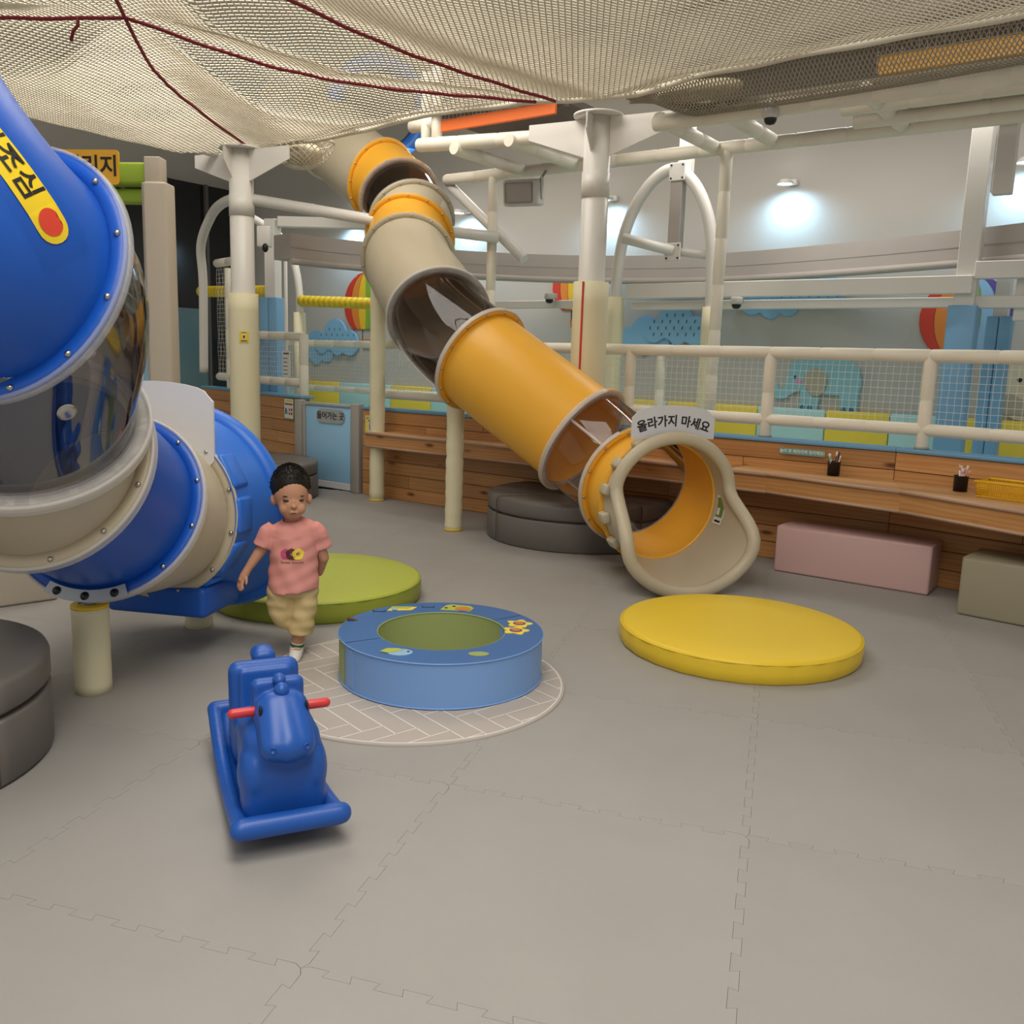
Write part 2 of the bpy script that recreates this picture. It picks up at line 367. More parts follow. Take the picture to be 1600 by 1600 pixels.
for i in range(-8, 5):
    for j in range(-4, 9):
        p = T0+TU*i+TV*j; c = p+TU*.5+TV*.5
        if -10.2 < c.x < 1.9 and -.6 < c.y < 7.05:
            o = obj('mat_tile', tm, None, fl); o.location = p-fl.location

# ------------------------------------------------------------------ setting: walls, ceiling, deck behind the timber wall
YB = 9.9
wb = struct(MB().box((-5, YB+.1, 2.7), (16.5, .2, 5.4)).build('wall_back', 'white_wall'), 'white painted back wall with cool wall lights')
ceil = struct(MB().box((-5, 4.5, 5.5), (17, 13, .1)).build('ceiling', 'ceiling'))
deckf = struct(MB().box((-3.4, 8.35, .2), (8.9, 3.0, .4)).box((-10.1, 8.75, .2), (4.5, 2.2, .4)).build('floor_play_deck', 'mint'), 'pale raised play floor behind the timber wall')
wl = struct(MB().box((-13.1, 5, 2.7), (.2, 10, 5.4)).build('wall_left', 'white_wall'))
# padded blocks along the foot of the back wall
pads = ['ypad', 'mint']
seq = [(-12.3, 'mint'), (-11.4, 'ypad'), (-10.5, 'mint'), (-9.4, 'ypad'), (-8.6, 'mint'), (-7.7, 'ypad'), (-6.8, 'mint'), (-5.9, 'ypad'), (-5.0, 'mint'), (-4.85, 'ypad'), (-3.72, 'mint'), (-2.96, 'ypad'), (-2.3, 'mint'), (-1.6, 'ypad'), (-.6, 'mint'), (.3, 'ypad')]
for k in range(len(seq)-1):
    a, b = seq[k][0], seq[k+1][0]
    MB().rbox(((a+b)/2, YB-.03, .72), (b-a-.006, .06, .62), .015, 2).build('wall_pad', seq[k][1], wb)

# timber half wall: straight run, then a run bending towards the viewer on the right
def timber(name, p, q, h, cap_h, rows=7, seed=1, lip=.05):
    rnd = random.Random(seed); p = V(p); q = V(q); d = (q-p); L = d.length; d.normalize(); n = V((d.y, -d.x, 0)); rz = atan2(d.y, d.x)
    core = MB().box((p+q)/2+V((0, 0, h/2))-n*.06, (L, .08, h), rz).build(name, 'under'); struct(core, 'pine plank half wall')
    rh = h/rows
    for r in range(rows):
        s_ = 0
        while s_ < L-.01:
            l = min(rnd.choice((1.2, 1.6, 2.1)), L-s_)
            if r % 2 and s_ == 0: l = min(l*.55, L)
            if L-s_-l < .3: l = L-s_
            c = p+d*(s_+l/2)+V((0, 0, rh*(r+.5)))-n*.012
            me = MB().rbox((0, 0, 0), (l-.003, .024+rnd.uniform(0, .003), rh-.005), .003, 1).mesh('plank'); me.polygons.foreach_set('use_smooth', [False]*len(me.polygons))
            me.materials.append(M['wood']); o = obj('plank', me, None, core); o.location = c; o.rotation_euler.z = rz
            s_ += l
    MB().rbox((p+q)/2+V((0, 0, h+cap_h/2))-n*.07, (L, .17, cap_h), .008, 2, rz).build('cap', 'blue_cap', core)
    return core
WA, WBd, WC = (-6.80, 6.71, 0), (-1.5, 6.71, 0), (.9, 6.2, 0)
timber('wall_front', WA, WBd, .90, .03, seed=3)
timber('wall_right', WBd, WC, .90, .03, seed=8)
timber('wall_front_left', (-10.7, 7.50, 0), (-7.92, 6.86, 0), .95, .03, seed=5)

# gate in the timber wall
door = MB().rbox((-7.36, 6.75, .49), (.70, .04, .82), .01, 2).build('door_1', 'sky_door'); struct(door, 'sky blue gate panel in the timber wall')
MB().rbox((-7.36, 6.752, .045), (.70, .045, .075), .004, 1).build('kick_plate', 'sign_white', door)
MB().rbox((-7.36, 6.748, .915), (.70, .06, .035), .008, 2).build('top_rail', 'sign_grey', door)
for x, wd in ((-6.90, .12), (-7.80, .10)): MB().rbox((x, 6.73, .475), (wd, .09, .95), .012, 2).build('jamb', 'jamb', door)
MB().rbox((-7.735, 6.74, .46), (.045, .05, .90), .01, 2).build('hinge_post', 'jamb', door)
mt = plane_mtx((-7.30, 6.726, .795), (1, 0, 0), (0, 0, 1))
sg = MB().prism(rrect(.44, .15, .07), .008, mt).build('sign', 'sign_grey', door)
text('lettering', '들어가는 곳', .088, mt@Matrix.Translation((0, 0, .0095)), 'ink', door, bold=.0012)

# dark glazed front on the far left, behind the railing
wd = MB().box((-12.6, 8.6, 2.0), (.06, 4.6, 4.0)).build('window_1', 'dark_glass'); struct(wd, 'dark glazed shopfront behind the left railing')
for y, z0, z1, m in ((7.2, .4, 2.1, 'glass_blue'), (8.6, .4, 2.1, 'glass_blue'), (7.9, .4, 2.1, 'glass_lower')):
    MB().box((-12.55, y, (z0+z1)/2), (.03, .66, z1-z0)).build('pane', m, wd)
for y in (6.85, 7.55, 8.25, 8.95, 9.6): MB().box((-12.53, y, 2.0), (.06, .05, 4.0)).build('mullion', 'band_dark', wd)
# curved grey fascia of the track that circles the play deck
ARC = [(-7.46, 6.33), (-7.30, 7.0), (-6.75, 8.1), (-6.0, 8.85), (-5.1, 9.3), (-4.1, 9.42), (-2.9, 9.15), (-1.6, 8.65), (-.6, 8.15), (.4, 7.5)]
def catmull(pts, n=6):
    P = [V(p) for p in pts]; out = []
    for i in range(len(P)-1):
        p0, p1, p2, p3 = P[max(i-1, 0)], P[i], P[i+1], P[min(i+2, len(P)-1)]
        for k in range(n):
            t = k/n; out.append(.5*((2*p1)+(p2-p0)*t+(2*p0-5*p1+4*p2-p3)*t*t+(3*p1-p0-3*p2+p3)*t**3))
    return out+[P[-1]]
arc = catmull([(x, y, 0) for x, y in ARC])
def ribbon(path, z0, z1, th):
    mb = MB(); k = len(path); vs = []
    for i, p in enumerate(path):
        t = (path[min(i+1, k-1)]-path[max(i-1, 0)]).normalized(); n = V((t.y, -t.x, 0))
        vs += [p+V((0, 0, z0)), p+V((0, 0, z1)), p-n*th+V((0, 0, z1)), p-n*th+V((0, 0, z0))]
    fs = []
    for i in range(k-1):
        for j in range(4): fs.append((i*4+j, i*4+(j+1) % 4, (i+1)*4+(j+1) % 4, (i+1)*4+j))
    mb.add(vs, fs+[(0, 1, 2, 3), tuple((k-1)*4+j for j in (3, 2, 1, 0))], False); return mb
fas = ribbon(arc, 2.42, 2.67, .35).build('trim_1', 'band', weld=True); struct(fas, 'curved grey fascia of the overhead track')
ribbon([p+V((0, 0, 0)) for p in arc], 2.525, 2.532, -.004).build('seam', 'speaker_grille', fas)
MB().sweep([p+V((0, 0, 2.39)) for p in arc], .035, 12).build('pipe', 'band', fas)
# underside of the upper deck behind the net
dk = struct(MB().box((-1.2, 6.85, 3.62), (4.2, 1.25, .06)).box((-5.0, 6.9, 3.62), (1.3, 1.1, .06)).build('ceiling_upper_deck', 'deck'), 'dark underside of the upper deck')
# ------------------------------------------------------------------ yellow tube slide
def hermite(p0, t0, p1, t1, n):
    p0, t0, p1, t1 = V(p0), V(t0), V(p1), V(t1); L = (p1-p0).length; t0 = t0*L; t1 = t1*L; out = []
    for i in range(n+1):
        t = i/n; out.append(p0*(2*t**3-3*t*t+1)+t0*(t**3-2*t*t+t)+p1*(-2*t**3+3*t*t)+t1*(t**3-t*t))
    return out
def ring_profile(mb, c, t, prof, n=56):
    mb.lathe(prof, c, n, axis=t)
BOLT = MB().lathe([(.0001, .010), (.006, .009), (.010, .005), (.011, 0)], n=10).mesh('bolt')
BOLT.materials.append(M['steel'])
def slide(root, st, tang, kinds, r, R, bolts, seg=10, wall=.012, edging=()):
    """sections between consecutive stations: kinds[i] = material; flanges at both ends; clear sections get clear flanges"""
    for i, kind in enumerate(kinds):
        if kind is None: continue
        path = hermite(st[i], tang[i], st[i+1], tang[i+1], seg)
        mb = MB(); k = len(path); n = 56; vs = []; fs = []; px = None
        for q in range(k):
            t = tang[i] if q == 0 else tang[i+1] if q == k-1 else (path[q+1]-path[q-1]).normalized()
            if px is None: x, y, _ = frame(t)
            else: x = (px-t*px.dot(t)).normalized(); y = t.cross(x)
            px = x
            for rr in (r, r-wall):
                for j in range(n): a = 2*pi*j/n; vs.append(path[q]+(x*cos(a)+y*sin(a))*rr)
        for q in range(k-1):
            for h in ((0,) if kind.startswith('clear') else (0, 1)):
                for j in range(n):
                    a, b, c, d = (q*2+h)*n+j, (q*2+h)*n+(j+1) % n, ((q+1)*2+h)*n+(j+1) % n, ((q+1)*2+h)*n+j
                    fs.append((a, b, c, d) if h == 0 else (d, c, b, a))
        mb.add(vs, fs, True)
        sec = mb.build('tube_section', kind, root)
        fm = 'milky' if kind.startswith('clear') and 0 else kind
        for e, sgn in ((i, 1), (i+1, -1)):
            if e in bolts or True:
                ma = MB(); c = V(st[e])+tang[e]*(.009*sgn)
                ring_profile(ma, c, tang[e], [(r-wall, -.009), (R, -.009), (R+.002, 0), (R, .009), (r-wall, .009), (r-wall, -.009)])
                ma.build('flange', fm if not kind.startswith('clear') else 'milky_clear', sec, weld=True)
                if e in bolts and not kind.startswith('clear'):
                    x, y, _ = frame(tang[e]); nb = bolts[e]; pl = []
                    for j in range(nb):
                        a = 2*pi*(j+.4)/nb; pl.append((c+(x*cos(a)+y*sin(a))*(r*.45+R*.55)+tang[e]*(sgn*.010), (tang[e]*sgn).to_track_quat('Z', 'Y').to_euler()))
                    copies(BOLT, 'bolt', sec, pl)
    for e, a0, a1 in edging:     # soft translucent edging pressed over the flange rim
        x, y, _ = frame(tang[e]); n = 60
        pth = [V(st[e])+(x*cos(a0+(a1-a0)*k/n)+y*sin(a0+(a1-a0)*k/n))*(R+.004) for k in range(n+1)]
        mb = MB(); P2 = []
        for k, p in enumerate(pth):
            rad = (p-V(st[e])).normalized()
            for dr, dz in ((-.010, -.020), (.002, -.020), (.004, -.012), (.004, .012), (.002, .020), (-.010, .020)): P2.append(p+rad*dr+tang[e]*dz)
        m = 6; fs = [(k*m+j, k*m+(j+1) % m, (k+1)*m+(j+1) % m, (k+1)*m+j) for k in range(n) for j in range(m)]
        mb.add(P2, fs, True); mb.build('edge_strip', 'milky_clear' if e == 1 and R < .42 else 'milky', root)
def tangents(st, over={}):
    out = []
    for i in range(len(st)):
        a = V(st[max(i-1, 0)]); b = V(st[min(i+1, len(st)-1)]); out.append((b-a).normalized())
    for k, v in over.items(): out[k] = V(v).normalized()
    return out
def flare(root, c, ax, upv, rfun, gfun, r0, length, m, lip=.045, thick=.02, rings=8):
    """bell mouth: circle r0 at c blending into a rim curve; rfun/gfun give rim radius and forward reach by angle"""
    z = V(ax).normalized(); y = (V(upv)-z*V(upv).dot(z)).normalized(); x = y.cross(z); n = 64; c = V(c)
    def P(j, k, off=0):
        a = 2*pi*j/n; t = k/rings; rr = (r0+off)*(1-t**1.6)+(rfun(a)+off)*t**1.6
        return c+(x*cos(a)+y*sin(a))*rr+z*((length+gfun(a))*t)
    mb = MB()
    for off, fl_ in ((0, 1), (thick, 0)):
        vs = [P(j, k, off) for k in range(rings+1) for j in range(n)]
        fs = [(k*n+j, k*n+(j+1) % n, (k+1)*n+(j+1) % n, (k+1)*n+j) for k in range(rings) for j in range(n)]
        mb.add(vs, [tuple(reversed(f)) for f in fs] if fl_ else fs, True)
    bell = mb.build('bell_mouth', m, root)
    lp = MB().sweep([P(j, rings, lip*.55) for j in range(n)], lip, 14, closed=True); lp.build('rim', m, bell)
    return bell, x, y, z, P

ST = [(-9.15, 7.832, 4.472), (-8.234, 7.652, 3.895), (-7.326, 7.505, 3.378), (-6.923, 7.368, 3.128), (-6.509, 7.116, 2.828), (-6.304, 6.866, 2.631), (-5.978, 6.495, 2.368), (-5.119, 5.953, 1.811), (-4.507, 5.773, 1.45), (-3.541, 5.817, .875), (-2.98, 5.66, .61), (-2.68, 5.45, .55)]
TG = tangents(ST, {2: (.91, -.095, -.404), 3: (.756, -.376, -.535), 4: (.68, -.49, -.545), 5: (.46, -.72, -.508), 6: (.60, -.64, -.47), 7: (.692, -.502, -.518), 8: (.874, -.078, -.479), 9: (.863, -.011, -.505), 10: (.82, -.50, -.27), 11: (.80, -.59, -.06)})
ys = thing('tube_slide', (-3.4, 5.75, 0), 'yellow and beige tube slide with clear sections and rounded beige mouth', 'slide')
slide(ys, ST, TG, ['beige_plastic', 'beige_plastic', 'y_plastic', 'clear', 'beige_plastic', 'y_plastic', 'beige_plastic', 'clear', 'y_plastic', 'clear', 'y_plastic'], .405, .45,
      {2: 14, 3: 14, 4: 14, 5: 14, 6: 14, 7: 14, 8: 14, 9: 14, 10: 14}, edging=[(7, radians(60), radians(300)), (8, radians(40), radians(330)), (9, radians(100), radians(300)), (10, radians(120), radians(290))])
def sst(x): x = max(0, min(1, x)); return x*x*(3-2*x)
def yg(a):   # how far the rim reaches forward: lower half forms a scoop
    s_ = sin(a); return .0+.30*sst((.30-s_)/.75)
def yr(a):
    s_ = sin(a); return .42-.025*math.exp(-((s_-.12)/.22)**2)+.075*sst((-.05-s_)/.6)
bell, bx, by, bz, BP = flare(ys, ST[11], (.80, -.59, -.02), (0, 0, 1), yr, yg, .405, .16, 'beige_plastic', lip=.043)
for a in range(0, 360, 24):
    A = radians(a)
    p = V(ST[11])+(bx*cos(A)+by*sin(A))*.45+bz*.06
    MB().rbox(p, (.07, .05, .10), .012, 2, rot=Matrix((bx*-sin(A)+by*cos(A), bx*cos(A)+by*sin(A), bz)).transposed()).build('rib', 'beige_plastic', bell)
# sign above the mouth
mt = plane_mtx(V(ST[11])+bz*.10+V((0, 0, .43)), bx, (0, 0, 1))
pts = [(-.30, .0), (.30, .0), (.30, .135), (.27, .165)]+[(.27*cos(pi*k/10)*1.0, .165+.055*sin(pi*k/10)) for k in range(1, 10)]+[(-.27, .165), (-.30, .135)]
sgn = MB().prism(pts, .012, mt).build('sign_board', 'sign_white', ys)
text('lettering', '올라가지 마세요', .080, mt@Matrix.Translation((0, .115, .0135)), 'ink', sgn, bend=.75, bold=.0018)
# green-and-white sticker inside the mouth
def bell_patch(name, a0, a1, z0_, z1_, r, m, parent):
    vs = []; n = 8
    for k in range(n+1):
        A = radians(a0+(a1-a0)*k/n); d = bx*cos(A)+by*sin(A)
        for zz in (z0_, z1_): vs.append(V(ST[11])+d*(r+.012*zz/.16)+bz*(zz-.0003*(a0-k)))
    return MB().add(vs, [(2*k, 2*k+1, 2*k+3, 2*k+2) for k in range(n)], True).build(name, m, parent)
stk = bell_patch('sticker', -22, 6, .04, .135, .398, 'paper', bell)
bell_patch('sticker_print', -15, 4, .05, .125, .3965, 'green_ink', stk); bell_patch('sticker_line', -20, -18, .055, .12, .3965, 'ink', stk)
bell_patch('sticker_figure', -13, -6, .06, .09, .395, 'paper', stk)
# clear-tube seam rail
for i, a in ((7, radians(215)), (9, radians(150)), (9, radians(285)), (3, radians(205))):
    pth = hermite(ST[i], TG[i], ST[i+1], TG[i+1], 10); px, py, _ = frame(TG[i])
    ps = []
    for q, p in enumerate(pth):
        t = (pth[min(q+1, 10)]-pth[max(q-1, 0)]).normalized(); px = (px-t*px.dot(t)).normalized(); py = t.cross(px)
        ps.append(p+(px*cos(a)+py*sin(a))*.412)
    MB().sweep(ps, .011, 8).build('seam_strip', 'milky', ys)
# padded support posts of the yellow slide
for x, y, z1, r, lab in ((-4.82, 5.84, 1.10, .074, 'short cream padded post holding up the long yellow tube'), (-6.40, 6.52, 2.15, .076, 'tall cream padded post at the left end of the wooden shelf')):
    t = thing('support_post', (x, y, 0), lab, 'post', 'slide support posts')
    P = []; R = []
    for k in range(25):
        z = z1*k/24; P.append((x, y, z)); R.append(r*(1+.03*sin(k*2.1)+(-.05 if k in (6, 14, 19) else 0)))
    MB().sweep(P, R, 20).build('pad', 'post_pad', t)
    MB().cyl((x, y, z1), (x, y, z1+.05), .03).build('pole', 'galv', t)
    MB().lathe([(r*.7, .001), (r*1.04, .001), (r*1.04, .02), (r*.7, .02)], (x, y, 0), 24).build('foot_band', 'yellow_seat', t)
# ------------------------------------------------------------------ blue tube slide
BS = [(-2.822, .786, 2.102), (-2.891, 1.353, 1.67), (-3.187, 1.518, 1.195), (-3.285, 1.623, 1.037), (-3.549, 2.017, .80), (-3.767, 2.375, .707), (-3.80, 2.45, .70)]
BS[0] = (-3.20, 1.00, 2.42)
BT = tangents(BS, {1: (-.375, .858, -.352), 2: (-.538, .351, -.766), 3: (-.49, .734, -.471), 4: (-.491, .733, -.471), 5: (-.478, .875, -.05), 6: (-.44, .895, -.03)})
BT[0] = V((.30, .10, -.75)).normalized()
bs = thing('tube_slide', (-3.5, 1.9, 0), 'big blue tube slide in the left foreground with a smoky clear section', 'slide')
slide(bs, BS, BT, ['b_plastic', 'clear_dark', 'beige_plastic', 'b_plastic', 'beige_plastic'], .36, .41, {1: 12, 2: 12, 3: 12, 4: 12, 5: 12}, seg=12, edging=[(1, 0, 2*pi), (2, 0, 2*pi), (3, 0, 2*pi), (4, 0, 2*pi)])
def bg_(a): return .05+.16*sst((.3-sin(a))/1.1)
def br_(a): return .42+.07*sst((-sin(a))/.8)+.02*sin(2*a)
bb, cx, cy, cz, CP = flare(bs, BS[5], (-.42, .905, -.03), (0, 0, 1), br_, bg_, .36, .30, 'b_light', lip=.05, thick=.045)
for a in [k for k in range(0, 360, 30) if not 40 < k < 140]:
    A = radians(a); p = V(BS[5])+(cx*cos(A)+cy*sin(A))*.405+cz*.075
    MB().rbox(p, (.17, .035, .13), .016, 2, rot=Matrix((cx*-sin(A)+cy*cos(A), cx*cos(A)+cy*sin(A), cz)).transposed()).build('rib', 'b_light', bb)
q = V(BS[5])+cz*.13; ang = atan2(cx.y, cx.x)
MB().rbox((q.x, q.y, .285), (.52, .34, .15), .03, 3, ang).build('foot_block', 'b_plastic', bb)
# blank back of the sign board on top of the blue mouth
mt = plane_mtx(V(BS[5])+cz*.02+V((0, 0, .42)), -cx, (0, 0, 1))
pts = [(-.30, -.20), (.27, -.20), (.30, -.17), (.30, .10), (.27, .13)]+[(.27*cos(pi*k/10), .13+.055*sin(pi*k/10)) for k in range(1, 10)]+[(-.27, .13), (-.30, .10)]
MB().prism(pts, .012, mt).build('sign_board', 'sign_white', bs)
# bracket and warning sticker
x, y, _ = frame(BT[4]); tdn = (V((0, 0, -1))-BT[4]*V((0, 0, -1)).dot(BT[4])).normalized(); sd = BT[4].cross(tdn)
vs = []; n = 16
for k in range(n+1):
    a = -.42+.84*k/n; d = tdn*cos(a)+sd*sin(a)
    for rr in (.375, .425): vs.append(V(BS[4])+d*rr-BT[4]*.035)
mb = MB().add(vs, [(2*k, 2*k+1, 2*k+3, 2*k+2) for k in range(n)]); br = mb.build('bracket_plate', 'galv', bs)
o = br.modifiers.new('s', 'SOLIDIFY'); o.thickness = .006
HOLE = MB().lathe([(.0001, .004), (.017, .004), (.018, 0)], n=14).mesh('bolt_cap'); HOLE.materials.append(M['black'])
pl = []
for a in (-.3, 0, .3):
    d = tdn*cos(a)+sd*sin(a); pl.append((V(BS[4])+d*.400-BT[4]*.040, (-BT[4]).to_track_quat('Z', 'Y').to_euler()))
copies(HOLE, 'bolt_cap', br, pl)
def surf_pt(st, tg, i, u, a, r):
    pth = hermite(st[i], tg[i], st[i+1], tg[i+1], 20); q = int(u*20); t = (pth[min(q+1, 20)]-pth[max(q-1, 0)]).normalized()
    # angle measured from the direction facing the camera
    d = (V((0, 0, 1.456))-pth[q]); d = (d-t*d.dot(t)).normalized(); e = t.cross(d)
    dr = d*cos(a)+e*sin(a); return pth[q]+dr*r, dr, t
# warning sticker under clear film, pressed on the skin of the upper tube
tube0 = [c for c in bs.children if c.name.startswith('tube_section')][0]
bv0 = BVHTree.FromPolygons([v.co+bs.location for v in tube0.data.vertices], [tuple(p.vertices) for p in tube0.data.polygons])
SC = V((-2.575, 1.240, 1.925)); eye = V((0, 0, 1.456)); hit = bv0.ray_cast(eye, (SC-eye).normalized())
sc_, sn_ = hit[0], hit[1]; sn_ = sn_ if sn_.dot(eye-sc_) > 0 else -sn_
h2 = bv0.ray_cast(eye, (V((-2.477, 1.284, 1.777))-eye).normalized())
sx_ = (h2[0]-sc_); sx_ = (sx_-sn_*sx_.dot(sn_)).normalized(); sy_ = sn_.cross(sx_)
def press(x, y, lift):
    o = sc_+sx_*x+sy_*y+sn_*.3; h = bv0.ray_cast(o, -sn_); return (h[0] if h[0] else o-sn_*.3)+sn_*lift
def decal(name, pts, lift, m, parent):
    bm = bmesh.new(); bm.faces.new([bm.verts.new((p[0], p[1], 0)) for p in pts]); bmesh.ops.triangulate(bm, faces=bm.faces)
    for _ in range(3): bmesh.ops.subdivide_edges(bm, edges=[e for e in bm.edges if e.calc_length() > .03], cuts=1); bmesh.ops.triangulate(bm, faces=bm.faces)
    bm.verts.index_update(); mb = MB().add([press(v.co.x, v.co.y, lift) for v in bm.verts], [[v.index for v in f.verts] for f in bm.faces], True); bm.free(); return mb.build(name, m, parent)
decal('film', [(x-.02, y) for x, y in rrect(.56, .17, .03)], .004, 'clear_thin', bs)
stk2 = decal('sticker', [(x-.02, y) for x, y in rrect(.46, .098, .047)], .003, 'sticker_y', bs)
decal('sticker_face', [(.155+.036*cos(2*pi*k/24)*(.72 if k in (5, 6, 7) else 1), .036*sin(2*pi*k/24)*(.72 if k in (5, 6, 7) else 1)) for k in range(24)], .0045, 'sticker_r', stk2)
lt = text('lettering', '머리조심', .084, Matrix(), 'ink', None, bold=.0015, depth=0)
for v in lt.data.vertices: v.co = press(v.co.x-.065, v.co.y, .0045)-bs.location
lt.parent = stk2
p, dr, t = surf_pt(BS, BT, 1, .55, -.35, .362)
MB().lathe([(.0001, .006), (.02, .006), (.026, .003), (.030, .0)], p, 20, axis=dr).build('vent_plug', 'steel', bs)
# posts under the blue slide
for x, y, z1, r, lab in ((-3.572, 1.93, .385, .074, 'short cream padded post directly under the blue tube slide'), (-4.041, 2.78, .30, .072, 'stubby cream padded post under the blue slide mouth')):
    t = thing('support_post', (x, y, 0), lab, 'post', 'slide support posts')
    MB().sweep([(x, y, z1*k/10) for k in range(11)], [r*(1+.01*sin(k*3)) for k in range(11)], 24).build('pad', 'post_pad', t)
    MB().cyl((x, y, z1), (x, y, z1+.04), .025).build('pole', 'galv', t)
    MB().lathe([(r*.6, z1-.012), (r*1.02, z1-.012), (r*1.02, z1+.002), (r*.6, z1+.004)], (x, y, 0), 24).build('rim_band', 'yellow_seat', t)
# ------------------------------------------------------------------ round seats, mats, boxes
def arc_block(c, r0, r1, z0, z1, a0, a1, b=.02, ymax=None):
    n = max(6, int((a1-a0)/.09)); prof = [(r0, z0), (r1-b, z0), (r1, z0+b), (r1, z1-b), (r1-b*.3, z1-b*.3), (r1-b, z1), (r0+b, z1), (r0, z1-b), (r0, z0)]
    mb = MB(); mb.lathe(prof, c, n, a0, a1); m = len(prof)
    base = len(mb.v)-(n+1)*m; mb.f += [tuple(base+j for j in range(m-1)), tuple(base+n*m+j for j in reversed(range(m-1)))]; mb.sm += [False, False]
    if ymax is not None: mb.v = [V((p.x, min(p.y, ymax), p.z)) for p in mb.v]
    return mb
def round_seat(c, r, h, lab, cuts, ymax=None, rin=.17):
    t = thing('padded_bench', (c[0], c[1], 0), lab, 'bench', 'charcoal round padded benches')
    for k in range(len(cuts)-1):
        a0, a1 = cuts[k]+.006, cuts[k+1]-.006
        arc_block((c[0], c[1], 0), rin, r, .002, h*.63, a0, a1, .012, ymax).build('base_block', 'grey_seat', t)
        arc_block((c[0], c[1], 0), rin, r, h*.635, h, a0, a1, .028, ymax).build('cushion', 'grey_seat', t)
round_seat((-3.92, 6.42), .78, .37, 'charcoal round padded seat wrapped round the column behind the yellow slide', [radians(a) for a in (-215, -118, -20, 40)], 6.675)
round_seat((-3.52, 1.06), .60, .37, 'charcoal round padded seat cut off at the left edge of the photo', [radians(a) for a in (-200, -75, 20, 160)])
round_seat((-7.55, 5.80), .72, .37, 'charcoal round padded seat beside the sky blue gate', [radians(a) for a in (-200, -100, 0, 100, 160)])
def disc(c, r, h, name, top, side, lab, cat, group):
    t = thing(name, (c[0], c[1], 0), lab, cat, group)
    n = 96; mb = MB(); rnd = random.Random(5); vs = []
    prof = [(r-.012, .0), (r, .012), (r+.004, h*.5), (r, h-.014)]
    for i in range(n):
        a = 2*pi*i/n; w_ = .003*sin(i*1.7)+.002*rnd.random()
        for rr, z in prof: vs.append(V((c[0]+(rr+w_*(.5 < z/h+.3))*cos(a), c[1]+(rr+w_)*sin(a), z)))
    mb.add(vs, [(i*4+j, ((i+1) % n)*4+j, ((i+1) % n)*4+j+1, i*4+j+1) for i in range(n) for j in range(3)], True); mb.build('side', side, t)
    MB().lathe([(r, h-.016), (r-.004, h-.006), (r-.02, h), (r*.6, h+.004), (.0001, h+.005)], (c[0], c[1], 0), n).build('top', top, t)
    MB().sweep([(c[0]+(r+.001)*cos(2*pi*i/n), c[1]+(r+.001)*sin(2*pi*i/n), h-.015) for i in range(n)], .0035, 6, closed=True).build('piping', side, t)
disc((-1.69, 4.44), .622, .115, 'landing_mat', 'yellow_seat', 'yellow_seat', 'round yellow crash mat in front of the yellow slide mouth', 'mat', 'round crash mats')
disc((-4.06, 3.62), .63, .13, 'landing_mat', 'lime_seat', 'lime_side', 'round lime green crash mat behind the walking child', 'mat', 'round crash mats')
def soft_box(c, d, rz, m, lab):
    t = thing('soft_block', (c[0], c[1], 0), lab, 'bench', 'padded block seats along the timber wall')
    MB().rbox((c[0], c[1], d[2]/2+.001), d, .018, 4, rz).build('cover', m, t)
    R = Matrix.Rotation(rz, 3, 'Z'); x, y, z = d[0]/2-.006, d[1]/2-.006, d[2]-.005
    for a, b in (((-x, -y), (x, -y)), ((x, -y), (x, y)), ((x, y), (-x, y)), ((-x, y), (-x, -y))):
        pa = V(c+(0,))+R@V((a[0], a[1], 0))+V((0, 0, z)); pb = V(c+(0,))+R@V((b[0], b[1], 0))+V((0, 0, z)); MB().cyl(pa, pb, .004, n=6).build('seam', m, t)
soft_box((-1.645, 6.46), (1.05, .32, .335), 0, 'pink_seat', 'dusty pink padded block against the timber wall')
soft_box((-5.42, 1.98), (.45, 1.27, .42), radians(-12), 'beige_post', 'beige padded block on the floor behind the blue slide')
soft_box((-.34, 6.10), (1.06, .42, .36), radians(-6), 'olive', 'olive grey padded block at the right edge of the photo')
# ------------------------------------------------------------------ printed rug with herringbone slabs
RC, RR = (-2.63, 2.90), .705
rg = thing('round_rug', (RC[0], RC[1], 0), 'round grey rug with white herringbone lines under the blue ring', 'rug')
MB().lathe([(RR, .0), (RR, .007), (RR-.006, .009), (.0001, .009)], (RC[0], RC[1], 0), 96).build('base', 'rug', rg)
MB().lathe([(RR-.012, .0092), (RR-.012, .0102), (RR-.018, .0102), (RR-.018, .0092)], (RC[0], RC[1], 0), 96).build('border_line', 'rug_line', rg)
ln = MB(); Wd, Ln = .095, .285; ra = radians(-14)
def clipseg(p, q, r):
    d = q-p; a = d.dot(d); b = 2*p.dot(d); c_ = p.dot(p)-r*r; D = b*b-4*a*c_
    if D <= 0: return None
    t0 = max(0, (-b-sqrt(D))/(2*a)); t1 = min(1, (-b+sqrt(D))/(2*a))
    return (p+d*t0, p+d*t1) if t1 > t0+.01 else None
rm = Matrix.Rotation(ra, 2)
for k in range(-10, 11):
    for j in range(-8, 9):
        # herringbone of 3:1 slabs
        ox, oy = j*Wd*2*3/2+0, 0
        ax, ay = k*Wd+j*Ln, k*Wd-j*Ln
        for (x0, y0, w_, h_) in ((ax, ay, Ln, Wd), (ax+0, ay+Wd, Wd, Ln)):
            for a, b in (((x0, y0), (x0+w_, y0)), ((x0, y0), (x0, y0+h_))):
                sg_ = clipseg(rm@V(a), rm@V(b), RR-.015)
                if not sg_: continue
                u, v_ = sg_; d = (v_-u).normalized()*.0028; n_ = V((-d.y, d.x))
                ln.add([V((RC[0]+p.x, RC[1]+p.y, .0098)) for p in (u-n_, v_-n_, v_+n_, u+n_)], [(0, 1, 2, 3)])
ln.build('slab_lines', 'rug_line', rg)
